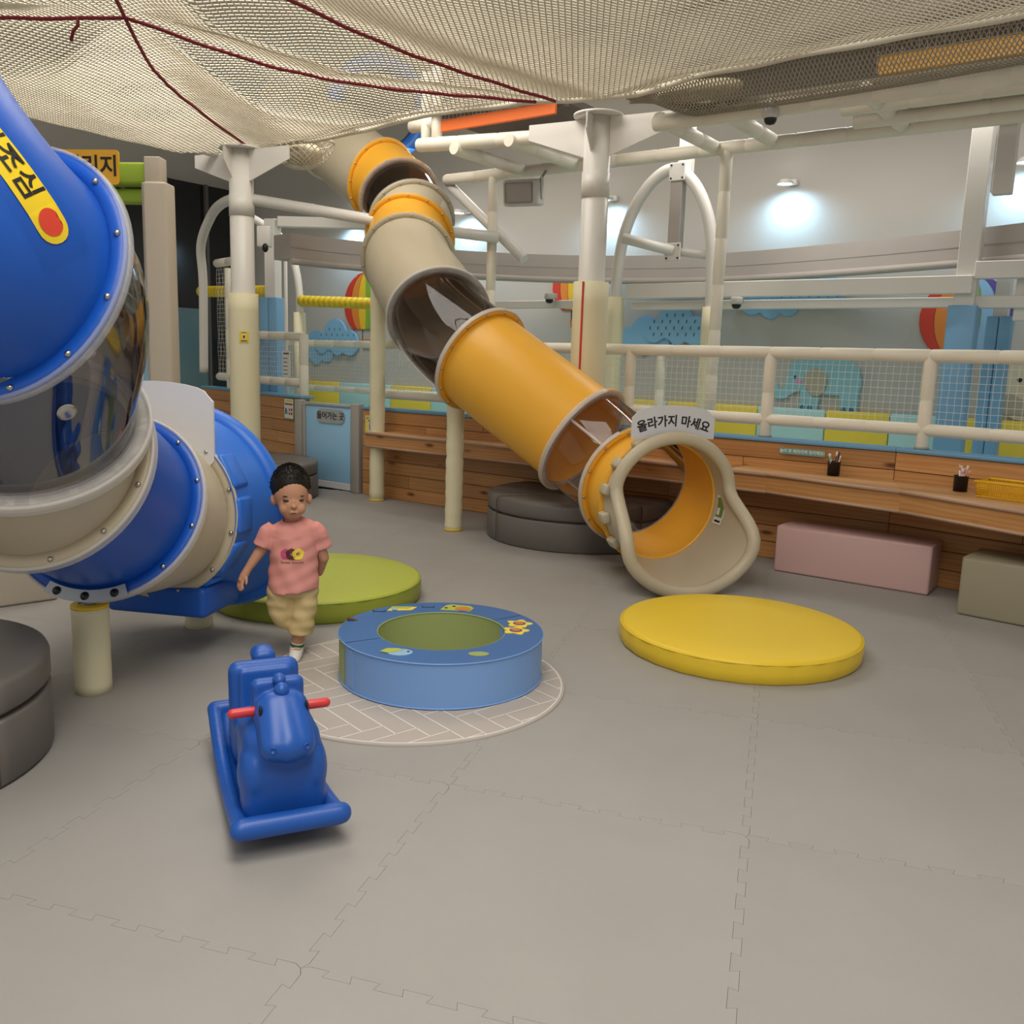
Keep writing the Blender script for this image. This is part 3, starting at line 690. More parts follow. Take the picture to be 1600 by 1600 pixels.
# ------------------------------------------------------------------ blue padded ring
GC = (-2.586, 3.064); z0 = .0095
gr = thing('play_ring', (GC[0], GC[1], z0), 'blue padded ring with a green inner wall and animal patches', 'play ring')
ro, ri, hh = .468, .297, .20
def ringseg(name, m, r0, r1, za, zb, a0, a1):
    n = max(8, int((a1-a0)*18)); prof = [(r0, za), (r1, za), (r1, zb), (r0, zb), (r0, za)]
    mb = MB(); mb.lathe(prof, (GC[0], GC[1], z0), n, a0, a1, smooth=False); return mb.build(name, m, gr, weld=True)
cuts = [(radians(-114), radians(73)), (radians(73), radians(246))]
for k, (a0, a1) in enumerate(cuts):
    ringseg('side_wall', 'ring_side' if k == 0 else 'ring_green', ro-.02, ro, .0, hh-.004, a0+.004, a1-.004)
    ringseg('top_panel', 'ring_blue', ri, ro+.002, hh-.004, hh+.004, a0+.006, a1-.006)
ringseg('inner_wall', 'ring_green', ri-.002, ri+.02, .0, hh-.004, radians(60), radians(246)); ringseg('inner_wall', 'ring_side', ri-.002, ri+.02, .0, hh-.004, radians(-114), radians(60))
for r_ in (ro+.002, ri-.001):
    MB().sweep([(GC[0]+r_*cos(2*pi*k/80), GC[1]+r_*sin(2*pi*k/80), z0+hh) for k in range(80)], .004, 6, closed=True).build('piping', 'ring_side' if r_ > .4 else 'ring_green', gr)
MB().sweep([(GC[0]+(ro+.002)*cos(2*pi*k/80), GC[1]+(ro+.002)*sin(2*pi*k/80), z0+.006) for k in range(80)], .004, 6, closed=True).build('piping', 'ring_side', gr)
def on_ring(ang, rad=.383): return V((GC[0]+rad*cos(ang), GC[1]+rad*sin(ang), z0+hh+.004))
view = atan2(-GC[1], -GC[0])           # direction of the viewer from the ring
VX = V((-sin(view), cos(view), 0))*1; VY = V((-cos(view), -sin(view), 0))
def rp(px, py): # ring position: px to the right, py away from the viewer
    p = V((GC[0], GC[1], z0+hh+.004))+VX*px+VY*py; return p
def patch(name, c, pts, m, parent, h=.0025, dz=0):
    mt_ = plane_mtx(c+V((0, 0, dz)), VX, VY); return MB().prism(pts, h, mt_).build(name, m, parent)
def circ(r, n=20, ex=1, cx=0, cy=0): return [(cx+r*ex*cos(2*pi*k/n), cy+r*sin(2*pi*k/n)) for k in range(n)]
def petal(r, n=40): return [((r+.011*cos(5*t))*cos(t), (r+.011*cos(5*t))*sin(t)) for t in [2*pi*k/n for k in range(n)]]
for px_, py_ in ((.37, .105), (.345, -.005)):
    f_ = patch('flower_patch', rp(px_, py_), petal(.054), 'donut_y', gr); patch('flower_ring', rp(px_, py_), circ(.030), 'r_pu', f_, dz=.002); patch('flower_heart', rp(px_, py_), circ(.023), 'amber', f_, dz=.004)
b_ = patch('bird_patch', rp(-.175, -.33), circ(.043, ex=1.25), 'r_bl', gr); patch('bird_wing', rp(-.215, -.315), [(-.045, -.01), (-.02, .03), (.03, .032), (.055, .008), (.02, -.012), (-.01, -.028)], 'lime_seat', b_, dz=.002); patch('bird_eye', rp(-.14, -.325), circ(.006), 'ink', b_, dz=.002)
patch('pocket', rp(.16, -.345), circ(.028, ex=1.6), 'ring_green', gr)
d_ = patch('dog_patch', rp(.07, .36), [(-.08, -.03), (.07, -.05), (.09, 0), (.075, .04), (-.02, .07), (-.05, .05)], 'lime_seat', gr); patch('dog_nose', rp(.105, .345), circ(.033, ex=1.2), 'amber', d_, dz=.002)
patch('dog_eye', rp(.02, .36), circ(.008), 'ink', d_, dz=.002); patch('dog_eye', rp(.06, .39), circ(.008), 'ink', d_, dz=.002)
h_ = patch('window_patch', rp(-.2, .34), [(-.07, -.035), (.05, -.02), (.075, .035), (-.05, .035)], 'donut_y', gr); patch('window_green', rp(-.2, .345), [(-.06, -.01), (.03, -.005), (.05, .028), (-.04, .03)], 'lime_seat', h_, dz=.002); patch('window_blue', rp(-.235, .318), circ(.014), 'cloud', h_, dz=.004)
for px_, py_ in ((-.31, .31), (-.07, .395)):
    MB().sweep([rp(px_-.03, py_+.01), rp(px_-.03, py_-.02), rp(px_+.03, py_-.02), rp(px_+.03, py_+.005)], .003, 5).build('strap', 'ink', gr)
MB().prism([(-.03, -.012), (.03, -.012), (.035, .012), (-.03, .018)], .004, plane_mtx(rp(-.42, .14), VX, VY)@Matrix.Rotation(.2, 4, 'Y')).build('tab', 'brown', gr)
fa = radians(-106); nrm = V((cos(fa), sin(fa), 0)); 
MB().prism(rrect(.045, .17, .004), .004, plane_mtx(V((GC[0], GC[1], z0+.105))+nrm*(ro-.001), (-nrm.y, nrm.x, 0), (0, 0, 1))).build('flap', 'ring_side', gr)
# ------------------------------------------------------------------ blue rocking horse (x to its left as seen from the front, y to its rear)
HO, HR = V((-2.285, 1.825, 0)), radians(59.8)
HM = Matrix.Translation(HO)@Matrix.Rotation(HR, 4, 'Z')
hr = thing('rocking_horse', HO, 'moulded blue plastic rocking horse with red handles facing the viewer', 'rocking horse')
def L2(*p): return HM@V(p)
HRm = HM.to_3x3()
def zb(y): return .030+.55*y*y if y > 0 else .030+.28*y*y
def rocker(mb):
    ys_ = [-.40+.82*k/20 for k in range(21)]
    for k in range(20):
        y0, y1 = ys_[k], ys_[k+1]; ym = (y0+y1)/2; a = atan2(zb(y1)-zb(y0), y1-y0)
        mb.rbox(L2(0, ym, zb(ym)), (.275-.02*ym, (y1-y0)*1.5, .035), .008, 2, rot=HRm@Matrix.Rotation(a, 3, 'X'))
    for sx in (-1, 1): mb.sweep([L2(sx*(.138-.012*y), y, zb(y)+.02) for y in ys_], .026, 12)
    capsule(mb, L2(-.142, -.405, zb(-.405)+.018), L2(.148, -.405, zb(-.405)+.018), .034)
    capsule(mb, L2(-.13, .42, zb(.42)+.018), L2(.13, .42, zb(.42)+.018), .030)
blob('rocker', rocker, .008, 3, 'horse_blue', hr)
def body(mb):
    # chest and barrel
    mb.rbox(L2(0, -.20, .225), (.235, .27, .27), .075, 5, rot=HRm)
    mb.rbox(L2(0, -.27, .15), (.25, .15, .20), .045, 4, rot=HRm)
    mb.ell(L2(-.085, -.27, .20), (.05, .08, .10), rot=HRm); mb.ell(L2(.085, -.27, .20), (.05, .08, .10), rot=HRm)
    mb.rbox(L2(0, 0, .17), (.20, .34, .16), .05, 4, rot=HRm)
    mb.rbox(L2(0, .16, .16), (.21, .22, .22), .05, 4, rot=HRm)
    # neck
    capsule(mb, L2(0, -.21, .30), L2(0, -.25, .37), .075, .07)
blob('body', body, .007, 8, 'horse_blue', hr)
def head(mb):
    for sx in (-1, 1):
        capsule(mb, L2(sx*.026, -.265, .395), L2(sx*.034, -.365, .318), .054, .048, 20)
        capsule(mb, L2(sx*.030, -.225, .36), L2(sx*.036, -.33, .32), .050, .046, 20)
    capsule(mb, L2(0, -.262, .398), L2(0, -.372, .317), .056, .052, 20)
    mb.rbox(L2(0, -.19, .41), (.160, .05, .115), .018, 3, rot=HRm)
    mb.rbox(L2(0, -.22, .355), (.160, .12, .12), .03, 3, rot=HRm)
hd = blob('head', head, .006, 12, 'horse_blue', hr)
def seatback(mb):
    rx = HRm@Matrix.Rotation(radians(-5), 3, 'X')
    mb.rbox(L2(.01, .155, .265), (.238, .075, .285), .034, 4, rot=rx)
    mb.rbox(L2(.01, .118, .285), (.180, .03, .215), .014, 3, rot=rx)
    mb.rbox(L2(.01, .25, .22), (.10, .20, .14), .04, 3, rot=HRm)
    mb.rbox(L2(.025, .285, .32), (.076, .08, .20), .03, 3, rot=HRm)
    mb.rbox(L2(.025, .28, .385), (.082, .105, .055), .024, 3, rot=HRm)
blob('seat_back', seatback, .006, 3, 'horse_blue', hr)
mb = MB(); mb.ell(L2(0, -.268, .452), (.023, .026, .024), rot=HRm); mb.ell(L2(0, -.225, .472), (.020, .028, .018), rot=HRm); mb.build('forelock', 'horse_blue', hr)
bvh_h = BVHTree.FromObject(hd, bpy.context.evaluated_depsgraph_get())
for sx in (-1, 1):
    mb = MB(); capsule(mb, L2(sx*.07, -.235, .382), L2(sx*.140, -.235, .382), .0150); mb.build('handle', 'red', hr)
    # eye on the side of the head, nostril on the muzzle
    o_ = L2(sx*.4, -.305, .405)-hr.location; d = -(HRm@V((sx, 0, 0))); h = bvh_h.ray_cast(o_, d)
    if h[0]: MB().ell(h[0]+hr.location, (.006, .012, .020), 16, 8, rot=HRm).build('eye', 'black', hd)
    o_ = L2(sx*.048, -.8, .325)-hr.location; d = HRm@V((0, 1, 0)); h = bvh_h.ray_cast(o_, d)
    if h[0]: MB().lathe([(.010, .0), (.010, .003), (.008, .004), (.007, .001), (.0001, .0)], h[0]+hr.location, 16, axis=h[1]).build('nostril', 'horse_blue', hd)
for k, (x, y, a) in enumerate(((-.14, -.14, .5), (-.125, -.19, -.5), (-.145, -.23, .5), (-.13, -.28, -.5), (-.15, -.31, .5), (.14, -.14, -.5), (.125, -.19, .5), (.145, -.23, -.5), (.13, -.28, .5))):
    MB().rbox(L2(x, y, zb(y)+.019), (.006, .028, .006), .002, 1, rot=HRm@Matrix.Rotation(a, 3, 'Z')).build('tread', 'b_plastic', hr)
# ------------------------------------------------------------------ child (local x to the right of the picture, y away, z up)
KO = V((-3.249, 2.755, .0095)); KR = radians(49.7)
KM = Matrix.Translation(KO)@Matrix.Rotation(KR, 4, 'Z'); KRm = KM.to_3x3()
def K(*p): return KM@V(p)
def person_body(mb):
    e = lambda c, r, **k: mb.ell(K(*c), r, 24, 16, rot=KRm@k.get('rot', Matrix.Identity(3)))
    hrz = Matrix.Rotation(radians(8), 3, 'Z')
    e((-.010, .004, .808), (.080, .090, .104), rot=hrz)          # skull
    e((-.004, -.030, .752), (.064, .060, .068), rot=hrz)         # face
    e((-.002, -.042, .718), (.044, .042, .036))                  # chin
    for sx in (-1, 1): e((-.002+sx*.034, -.062, .738), (.026, .024, .028))   # cheeks
    e((.004, -.092, .752), (.0125, .012, .010)); e((.003, -.084, .768), (.007, .009, .018))   # nose
    e((.003, -.085, .722), (.020, .010, .010))                   # lips
    for x, y in ((-.090, .008), (.076, .018)): e((x, y, .770), (.013, .020, .026))    # ears
    capsule(mb, K(-.004, .008, .70), K(0, .010, .64), .036, .042)  # neck
    mb.ell(K(0, .005, .575), (.088, .062, .08), rot=KRm); mb.ell(K(0, .0, .47), (.088, .066, .12), rot=KRm); mb.ell(K(0, .0, .395), (.085, .062, .05), rot=KRm)
    capsule(mb, K(-.09, .005, .612), K(.09, .005, .612), .034)
    # right arm of the child hangs free at the picture's left
    capsule(mb, K(-.100, .005, .612), K(-.150, .0, .530), .032, .027); capsule(mb, K(-.150, .0, .530), K(-.208, -.02, .447), .027, .0185)
    capsule(mb, K(-.208, -.02, .447), K(-.226, -.026, .415), .019, .020)
    capsule(mb, K(-.222, -.024, .420), K(-.236, -.030, .400), .019, .016)
    for a, b, c in (((-.240, -.016, .400), (-.252, -.020, .378), (-.252, -.030, .362)), ((-.238, -.024, .396), (-.249, -.032, .372), (-.246, -.042, .354)), ((-.234, -.032, .394), (-.242, -.042, .371), (-.238, -.052, .354)), ((-.228, -.038, .396), (-.233, -.049, .376), (-.229, -.057, .362)), ((-.215, -.034, .416), (-.212, -.050, .399), (-.214, -.060, .386))):
        capsule(mb, K(*a), K(*b), .0078, .0068, 10); capsule(mb, K(*b), K(*c), .0068, .0058, 10)
    # left arm bent behind the back
    capsule(mb, K(.100, .005, .612), K(.140, .022, .485), .032, .027); capsule(mb, K(.140, .022, .485), K(.122, .075, .400), .026, .019)
    capsule(mb, K(.122, .075, .400), K(.085, .108, .385), .019, .018)
    for k in range(4): capsule(mb, K(.075, .112+.0, .408-.010*k), K(.035, .112, .402-.011*k), .0075, .006, 10)
    capsule(mb, K(.085, .100, .408), K(.065, .092, .425), .008, .0065, 10)
    # legs: left one carries, right one swings back
    capsule(mb, K(.048, .0, .35), K(.032, -.018, .205), .05, .042); capsule(mb, K(.032, -.018, .205), K(.012, .004, .05), .040, .026)
    capsule(mb, K(.012, .004, .05), K(.004, -.045, .026), .026, .022)
    capsule(mb, K(-.048, .0, .35), K(-.046, .012, .215), .048, .040); capsule(mb, K(-.046, .012, .215), K(.030, .125, .125), .038, .026)
    capsule(mb, K(.030, .125, .125), K(.042, .145, .075), .026, .022)
kid = blob('person', person_body, .0042, 3, 'skin')
kid.data.transform(Matrix.Translation(-KO)); kid.location = KO
tag(kid, 'toddler in a pink donut T-shirt and khaki shorts walking towards the viewer', 'person')
def shirt(mb):
    def ring(z, rx, ry, cx=0, cy=0): return [K(cx+rx*cos(2*pi*j/28), cy+ry*sin(2*pi*j/28), z+.012*sin(2*pi*j/28+1)) for j in range(28)]
    secs = [ring(.345, .122, .106, .0), ring(.40, .117, .100), ring(.48, .112, .088), ring(.56, .110, .084), ring(.61, .112, .078, 0, .004), ring(.645, .106, .070, 0, .006), ring(.664, .080, .060, 0, .008), ring(.675, .052, .048, -.002, .008)]
    vs = [p for s_ in secs for p in s_]; n = 28
    fs = [(k*n+j, k*n+(j+1) % n, (k+1)*n+(j+1) % n, (k+1)*n+j) for k in range(len(secs)-1) for j in range(n)]
    fs += [tuple(reversed(range(n))), tuple((len(secs)-1)*n+j for j in range(n))]; mb.add(vs, fs)
    mb.sweep([K(-.085, .005, .635), K(-.112, .004, .615), K(-.132, .0, .575), K(-.143, -.002, .548)], [.042, .046, .044, .047], 18)
    mb.sweep([K(.085, .005, .635), K(.110, .010, .612), K(.126, .018, .565), K(.135, .022, .533)], [.042, .046, .044, .047], 18)
sh = blob('shirt', shirt, .006, 8, 'shirt', kid)
NR = [v.normal.copy() for v in sh.data.vertices]
for v in sh.data.vertices:      # soft folds
    p = Matrix.Rotation(-KR, 3, 'Z')@v.co
    v.co += NR[v.index]*(.0022*sin(p.x*70+p.z*38)+.0018*sin(p.z*95-p.x*40))*(1 if p.z < .6 else .4)
def shorts(mb):
    mb.ell(K(0, .0, .352), (.110, .094, .062), rot=KRm)
    mb.sweep([K(.05, .0, .355), K(.046, -.006, .28), K(.036, -.014, .20), K(.028, -.010, .128)], [.066, .067, .062, .060], 22)
    mb.sweep([K(-.056, .0, .355), K(-.062, .004, .28), K(-.052, .006, .215), K(-.032, .030, .175)], [.066, .066, .060, .056], 22)
so = blob('shorts', shorts, .006, 3, 'shorts', kid)
NR = [v.normal.copy() for v in so.data.vertices]
for v in so.data.vertices:
    p = Matrix.Rotation(-KR, 3, 'Z')@v.co; v.co += NR[v.index]*(.0025*sin(p.x*55+p.z*60)+.0015*sin(p.z*120))
def hairf(mb):
    mb.ell(K(-.012, .018, .836), (.089, .096, .102), 28, 18, rot=KRm)
    mb.ell(K(-.012, .045, .79), (.084, .070, .085), 28, 18, rot=KRm)
    rnd = random.Random(2)
    for k in range(0):
        a = rnd.uniform(0, 2*pi); t = rnd.uniform(0, 1.05); mb.ell(K(-.012+.082*sin(t)*cos(a), .022+.086*sin(t)*sin(a), .838+.095*cos(t)), (.014, .014, .009), 8, 6, rot=KRm)
hro = blob('hair', hairf, .005, 1, 'hair', kid)
mb = MB(); rnd = random.Random(2)
for k in range(1500):
    a = rnd.uniform(0, 2*pi); t = rnd.uniform(0, 1.75)
    if sin(a) < -.2 and t > 1.12: continue
    d = V((sin(t)*cos(a), sin(t)*sin(a), cos(t))); p = V((-.012+.086*d.x, .020+.093*d.y, .834+.099*d.z)); g_ = (V((.25, -.55, .25))+d*.6+V((rnd.uniform(-.5, .5), rnd.uniform(-.5, .5), rnd.uniform(-.4, .4)))).normalized()
    if p.y < -.03: g_ = (g_+V((0, -.3, -.5))).normalized()
    mb.sweep([K(*p), K(*(p+g_*.006+d*.002)), K(*(p+g_*.012))], [.0026, .002, .0004], 5, caps=False)
o = mb.build('hair_tufts', 'hair', hro); o['kind'] = 'stuff'
bk = BVHTree.FromObject(kid, bpy.context.evaluated_depsgraph_get()); bsx = BVHTree.FromObject(sh, bpy.context.evaluated_depsgraph_get())
RI = Matrix.Rotation(KR, 3, 'Z')
def face(bv, x, z):
    h = bv.ray_cast(RI@V((x, -.6, z)), RI@V((0, 1, 0))); return (h[0]+KO, h[1]) if h[0] else (K(x, -.1, z), -(RI@V((0, 1, 0))))
for x in (-.030, .036):
    p, n = face(bk, x, .778); MB().ell(p-(RI@V((0, 1, 0)))*.0015, (.0150, .0060, .0056), 16, 8, rot=KRm@Matrix.Rotation(.12*(1 if x < 0 else -1), 3, 'Y')).build('eye', 'black', kid)
    p, n = face(bk, x*1.05, .798); MB().ell(p, (.016, .0035, .0026), 14, 6, rot=KRm).build('eyebrow', 'hair', kid)
p, n = face(bk, .003, .7225); MB().ell(p, (.013, .0035, .0026), 14, 6, rot=KRm).build('mouth', 'brown', kid)
# collar
MB().sweep([K(-.003+.048*cos(2*pi*k/24), .004+.046*sin(2*pi*k/24), .668+.012*sin(2*pi*k/24)) for k in range(24)], .007, 8, closed=True).build('collar', 'shirt', kid)
# donut print
for x, m, r in ((-.034, 'donut_p', .024), (-.008, 'brown', .027), (.022, 'donut_y', .027)):
    vs = []; fs = []; n = 20
    for k in range(n):
        a = 2*pi*k/n
        for rr in (r*(1+.06*sin(5*a)), r*.32):
            p, nn = face(bsx, x+rr*cos(a), .528+rr*sin(a)); vs.append(p-(RI@V((0, 1, 0)))*(.0022+.001*(m == 'brown')+.002*(m == 'donut_y')))
    fs = [(2*k, 2*((k+1) % n), 2*((k+1) % n)+1, 2*k+1) for k in range(n)]
    MB().add(vs, fs).build('donut_print', m, sh)
tx = text('lettering', 'Sweet Donuts', .018, Matrix(), 'brown', None, depth=0)
for v in tx.data.vertices:
    p, nn = face(bsx, v.co.x-.006, .489+v.co.y); v.co = p-(RI@V((0, 1, 0)))*.002-KO
tx.parent = sh
# socks and shoes
for (ax, ay, az), (tx_, ty, tz), nm in (((.012, .004, .05), (.0, -.062, .012), 0), ((.030, .125, .125), (.046, .155, .055), 1)):
    a = V((ax, ay, az)); t_ = V((tx_, ty, tz)); kn = V((.032, -.018, .205)) if not nm else V((-.040, -.035, .205)); u_ = (kn-a).normalized()
    mb = MB(); mb.sweep([K(*(a-u_*.012)), K(*(a+u_*.028))], [.031, .031], 18); sk = mb.build('sock', 'sock', kid)
    MB().sweep([K(*(a+u_*.010)), K(*(a+u_*.024))], .0325, 18).build('sock_band', 'sock_green', sk)
    def shoe(mb, a=a, t_=t_, u_=u_):
        heel = a-u_*.02+(a-t_)*.12; mb.ell(K(*(a-u_*.012)), (.034, .034, .034), rot=KRm)
        capsule(mb, K(*(a-u_*.018)), K(*t_.lerp(a, .15)), .034, .030)
        capsule(mb, K(*heel), K(*t_), .028, .026)
    s_ = blob('shoe', shoe, .006, 3, 'shoe', kid)
    for v in s_.data.vertices:
        if nm == 0: v.co.z = max(v.co.z, .0015)
    d_ = t_-a
    for k in (.35, .55): MB().cyl(K(*(a+d_*k+V((-.022, 0, .026)))), K(*(a+d_*k+V((.022, 0, .026)))), .003, n=6).build('lace', 'red' if k < .5 else 'sock', s_)
# ------------------------------------------------------------------ wooden shelf along the timber wall
sh_pts = [(-6.45, 6.40), (-5.4, 6.42), (-2.3, 6.36), (-1.33, 6.16), (-.57, 5.82), (.6, 5.35)]
bk_pts = [(-6.45, 6.705), (-5.4, 6.705), (-2.3, 6.705), (-1.5, 6.705), (-.75, 6.54), (.6, 6.25)]
ws = thing('wall_shelf', (-3.5, 6.5, 0), 'long pine shelf with a deep apron fixed to the timber wall', 'shelf')
def strip(poly, z0, z1):
    n = len(poly)//2; return MB().prism(poly, z1-z0, Matrix.Translation((0, 0, z0)))
for k in range(len(sh_pts)-1):
    a, b, c, d = sh_pts[k], sh_pts[k+1], bk_pts[k+1], bk_pts[k]
    me = MB().prism([a, b, c, d], .022, Matrix.Translation((0, 0, .680))); me.build('shelf_board', 'wood_light', ws)
    dv = V((b[0]-a[0], b[1]-a[1], 0)); rz = atan2(dv.y, dv.x); nn = V((dv.y, -dv.x, 0)).normalized(); mid = V(((a[0]+b[0])/2, (a[1]+b[1])/2, 0))
    MB().rbox(mid-nn*.02+V((0, 0, .62)), (dv.length+.01, .024, .118), .003, 1, rz).build('apron', 'wood', ws)
    MB().cyl(V((a[0], a[1], .690)), V((b[0], b[1], .690)), .014, n=10).build('edge_trim', 'wood_edge', ws)
    MB().cyl(V((a[0], a[1], .560))-nn*.015, V((b[0], b[1], .560))-nn*.015, .012, n=10).build('edge_trim', 'wood_edge', ws)
MB().rbox((-6.45, 6.56, .625), (.03, .30, .14), .006, 1).build('end_panel', 'wood_edge', ws)
mt = plane_mtx((-2.155, 6.682, .845), (1, 0, 0), (0, 0, 1))
lb = MB().prism(rrect(.34, .046, .006), .003, mt).build('wall_label', 'teal'); tag(lb, 'teal strip label with Korean lettering on the planks above the shelf', 'label')
text('lettering', '놀이 후 제자리에 정리해요!', .030, mt@Matrix.Translation((0, 0, .004)), 'paper', lb, bold=.0006)
def pen_pot(x, y, cols, seed, lab):
    z = .703; t = thing('pen_pot', (x, y, z), lab, 'pen holder', 'mesh pen pots on the shelf'); rnd = random.Random(seed)
    MB().lathe([(.001, .002), (.043, .002), (.044, .10), (.046, .102), (.041, .102), (.041, .006), (.001, .006)], (x, y, z), 24).build('cup', 'black', t)
    MB().lathe([(.0445, .096), (.0475, .099), (.0445, .103)], (x, y, z), 24).build('rim', 'black', t)
    for k in range(9):
        a = rnd.uniform(0, 2*pi); r = rnd.uniform(.006, .026); tl = V((cos(a)*rnd.uniform(.1, .3), sin(a)*rnd.uniform(.1, .3), 1)).normalized(); l = rnd.uniform(.135, .17)
        b = V((x+r*cos(a)*.6, y+r*sin(a)*.6, z+.008))
        p_ = MB().cyl(b, b+tl*l*.8, .0055, n=8).build('pen', rnd.choice(cols), t); MB().cyl(b+tl*l*.8, b+tl*l, .0062, n=8).build('pen_cap', rnd.choice(cols), p_)
pen_pot(-1.89, 6.60, ['pen_w', 'pen_g', 'pen_w', 'brown'], 3, 'black mesh pot of white and green pens beside the teal label')
pen_pot(-1.02, 6.42, ['pen_w', 'pen_p', 'pen_p', 'pen_w'], 4, 'black mesh pot of pink pens beside the yellow basket')
# yellow perforated basket
bk = thing('basket', (-.72, 6.28, .703), 'yellow perforated plastic basket on the right end of the shelf', 'basket', rz=0)
BKM = Matrix.Translation((-.70, 6.28, .703))@Matrix.Rotation(radians(-12), 4, 'Z')
def bp(x, y, z): return BKM@V((x, y, z))
mb = MB(); w2, d2, hh_ = .19, .11, .10
mb.box(BKM@V((0, 0, .004)), (.36, .20, .005), rot=BKM.to_3x3())
for s_ in (-1, 1):
    for k in range(31): mb.cyl(bp(-.175+.35*k/30, s_*.098, .004), bp(-.185+.37*k/30, s_*d2, hh_), .0019, n=4)
    for k in range(17): mb.cyl(bp(s_*.175, -.098+.196*k/16, .004), bp(s_*.185, -d2+2*d2*k/16, hh_), .0019, n=4)
for k in range(7):
    z = .010+.088*k/6; f_ = k/6; a, b = .175+.010*f_, .098+.012*f_
    mb.sweep([bp(-a, -b, z), bp(a, -b, z), bp(a, b, z), bp(-a, b, z)], .002, 4, closed=True, smooth=False)
lat = mb.build('lattice', 'basket', bk); lat['kind'] = 'stuff'
MB().sweep([bp(px_*.188, py_*.113, hh_) for px_, py_ in ((-1, -1), (1, -1), (1, 1), (-1, 1))], .008, 8, closed=True).build('rim', 'basket', bk)

# ------------------------------------------------------------------ railings on the half wall
def railing(name, loc, lab): return thing(name, loc, lab, 'railing', 'white padded safety railings')
r1 = railing('safety_railing', (-3.8, 6.78, .93), 'white padded pipe railing with netting on the timber wall right of the gate')
Z1, Z0 = 1.575, 1.065
segs = [((-6.72, 6.79), (-3.70, 6.79)), ((-3.70, 6.79), (-2.49, 6.79)), ((-2.49, 6.79), (-1.35, 6.77)), ((-1.35, 6.77), (.85, 6.31))]
for k, (a, b) in enumerate(segs):
    rail('top_rail', (a[0], a[1], Z1), (b[0], b[1], Z1), .046, 'pipe', r1); rail('bottom_rail', (a[0], a[1], Z0), (b[0], b[1], Z0), .044, 'pipe', r1)
    grid_net('netting', [(a[0], a[1], Z0+.03), (b[0], b[1], Z0+.03), (b[0], b[1], Z1-.03), (a[0], a[1], Z1-.03)], .048, .0016, 'net_thin', r1, sag=.015)
for x, y in ((-6.72, 6.79), (-3.70, 6.79), (-2.49, 6.79), (-1.35, 6.77), (.85, 6.31)):
    p = rail('post', (x, y, .94), (x, y, 1.60), .043, 'pipe', r1, .3); MB().cyl((x, y, .930), (x, y, .945), .052).build('foot_plate', 'jamb', p)
r2 = railing('safety_railing', (-8.7, 7.1, .98), 'white padded railing with netting left of the gate')
LA, LB = V((-7.95, 6.92, 0)), V((-9.55, 7.29, 0)); LCc = V((-10.25, 7.46, 0))
rail('top_rail', LA+V((0, 0, 1.64)), LB+V((0, 0, 1.67)), .05, 'pipe', r2); rail('bottom_rail', LA+V((0, 0, 1.12)), LCc+V((0, 0, 1.12)), .05, 'pipe', r2)
rail('post', LA+V((0, 0, .98)), LA+V((0, 0, 1.67)), .052, 'pipe', r2); rail('post', LB+V((0, 0, .98)), LB+V((0, 0, 2.60)), .052, 'pipe', r2)
rail('post', LB.lerp(LCc, .5)+V((0, 0, .98)), LB.lerp(LCc, .5)+V((0, 0, 2.50)), .045, 'pipe', r2); rail('top_rail', LB+V((0, 0, 2.58)), LCc+V((0, 0, 2.58)), .052, 'pipe', r2)
grid_net('netting', [LB+V((0, 0, 1.12)), LA+V((0, 0, 1.12)), LA+V((0, 0, 1.64)), LB+V((0, 0, 1.64))], .055, .0018, 'net_thin', r2)
grid_net('netting', [LCc+V((0, 0, 1.12)), LB+V((0, 0, 1.12)), LB+V((0, 0, 2.55)), LCc+V((0, 0, 2.55))], .055, .0018, 'net_thin', r2)
# notice sheet tied to the netting, framed poster and yellow poster on the planks
def sheet(name, c, x, wd_, ht, m, lab, lines, title=None, frame_m=None, cat='poster', n=None):
    x = V(x).normalized(); mt = plane_mtx(c, x, (0, 0, 1)); s_ = MB().prism(rrect(wd_, ht, .006), .004, mt).build(name, m); tag(s_, lab, cat)
    if frame_m:
        MB().prism(rrect(wd_+.02, ht+.02, .008), .003, mt).build('frame', frame_m, s_)
    for k, (lx, ly, lw, lh, lm) in enumerate(lines): MB().prism(rrect(lw, lh, min(lw, lh)*.2), .001, mt@Matrix.Translation((lx, ly, .004))).build('print_line', lm, s_)
    if title: text('lettering', title[0], title[1], mt@Matrix.Translation((0, title[2], .0045)), title[3] if len(title) > 3 else 'ink', s_, depth=.0006, bold=.0008)
    return s_
lx = (LA-LB).normalized(); ln_ = V((lx.y, -lx.x, 0))
sheet('notice_sheet', LA.lerp(LB, .22)+V((0, 0, 1.335))+ln_*.03, lx, .185, .30, 'paper', 'white printed notice tied to the netting left of the gate', [(-.02, .06-.045*k, .11-.02*(k % 2), .008, 'ink') for k in range(5)]+[(-.045+.045*k, .115, .038, .018, 'ink') for k in range(3)], cat='notice')
wlx = (V((-7.92, 6.86, 0))-V((-10.7, 7.5, 0))).normalized(); wln = V((wlx.y, -wlx.x, 0))
c0 = V((-7.92, 6.86, 0))-wlx*.30+wln*.006
sheet('framed_poster', c0+V((0, 0, .82)), wlx, .215, .225, 'paper', 'small green framed instruction poster on the planks left of the gate', [(-.07, -.03, .03, .07, 'ink'), (-.03, -.04, .03, .05, 'r_bl'), (.02, -.01, .035, .03, 'r_red'), (.02, -.055, .035, .03, 'r_red'), (.07, -.01, .03, .03, 'ink'), (.07, -.055, .03, .03, 'brown'), (0, .092, .17, .022, 'donut_y')]+[(-.07+.047*k, .052, .038, .02, 'brown') for k in range(4)], None, 'green_ink')
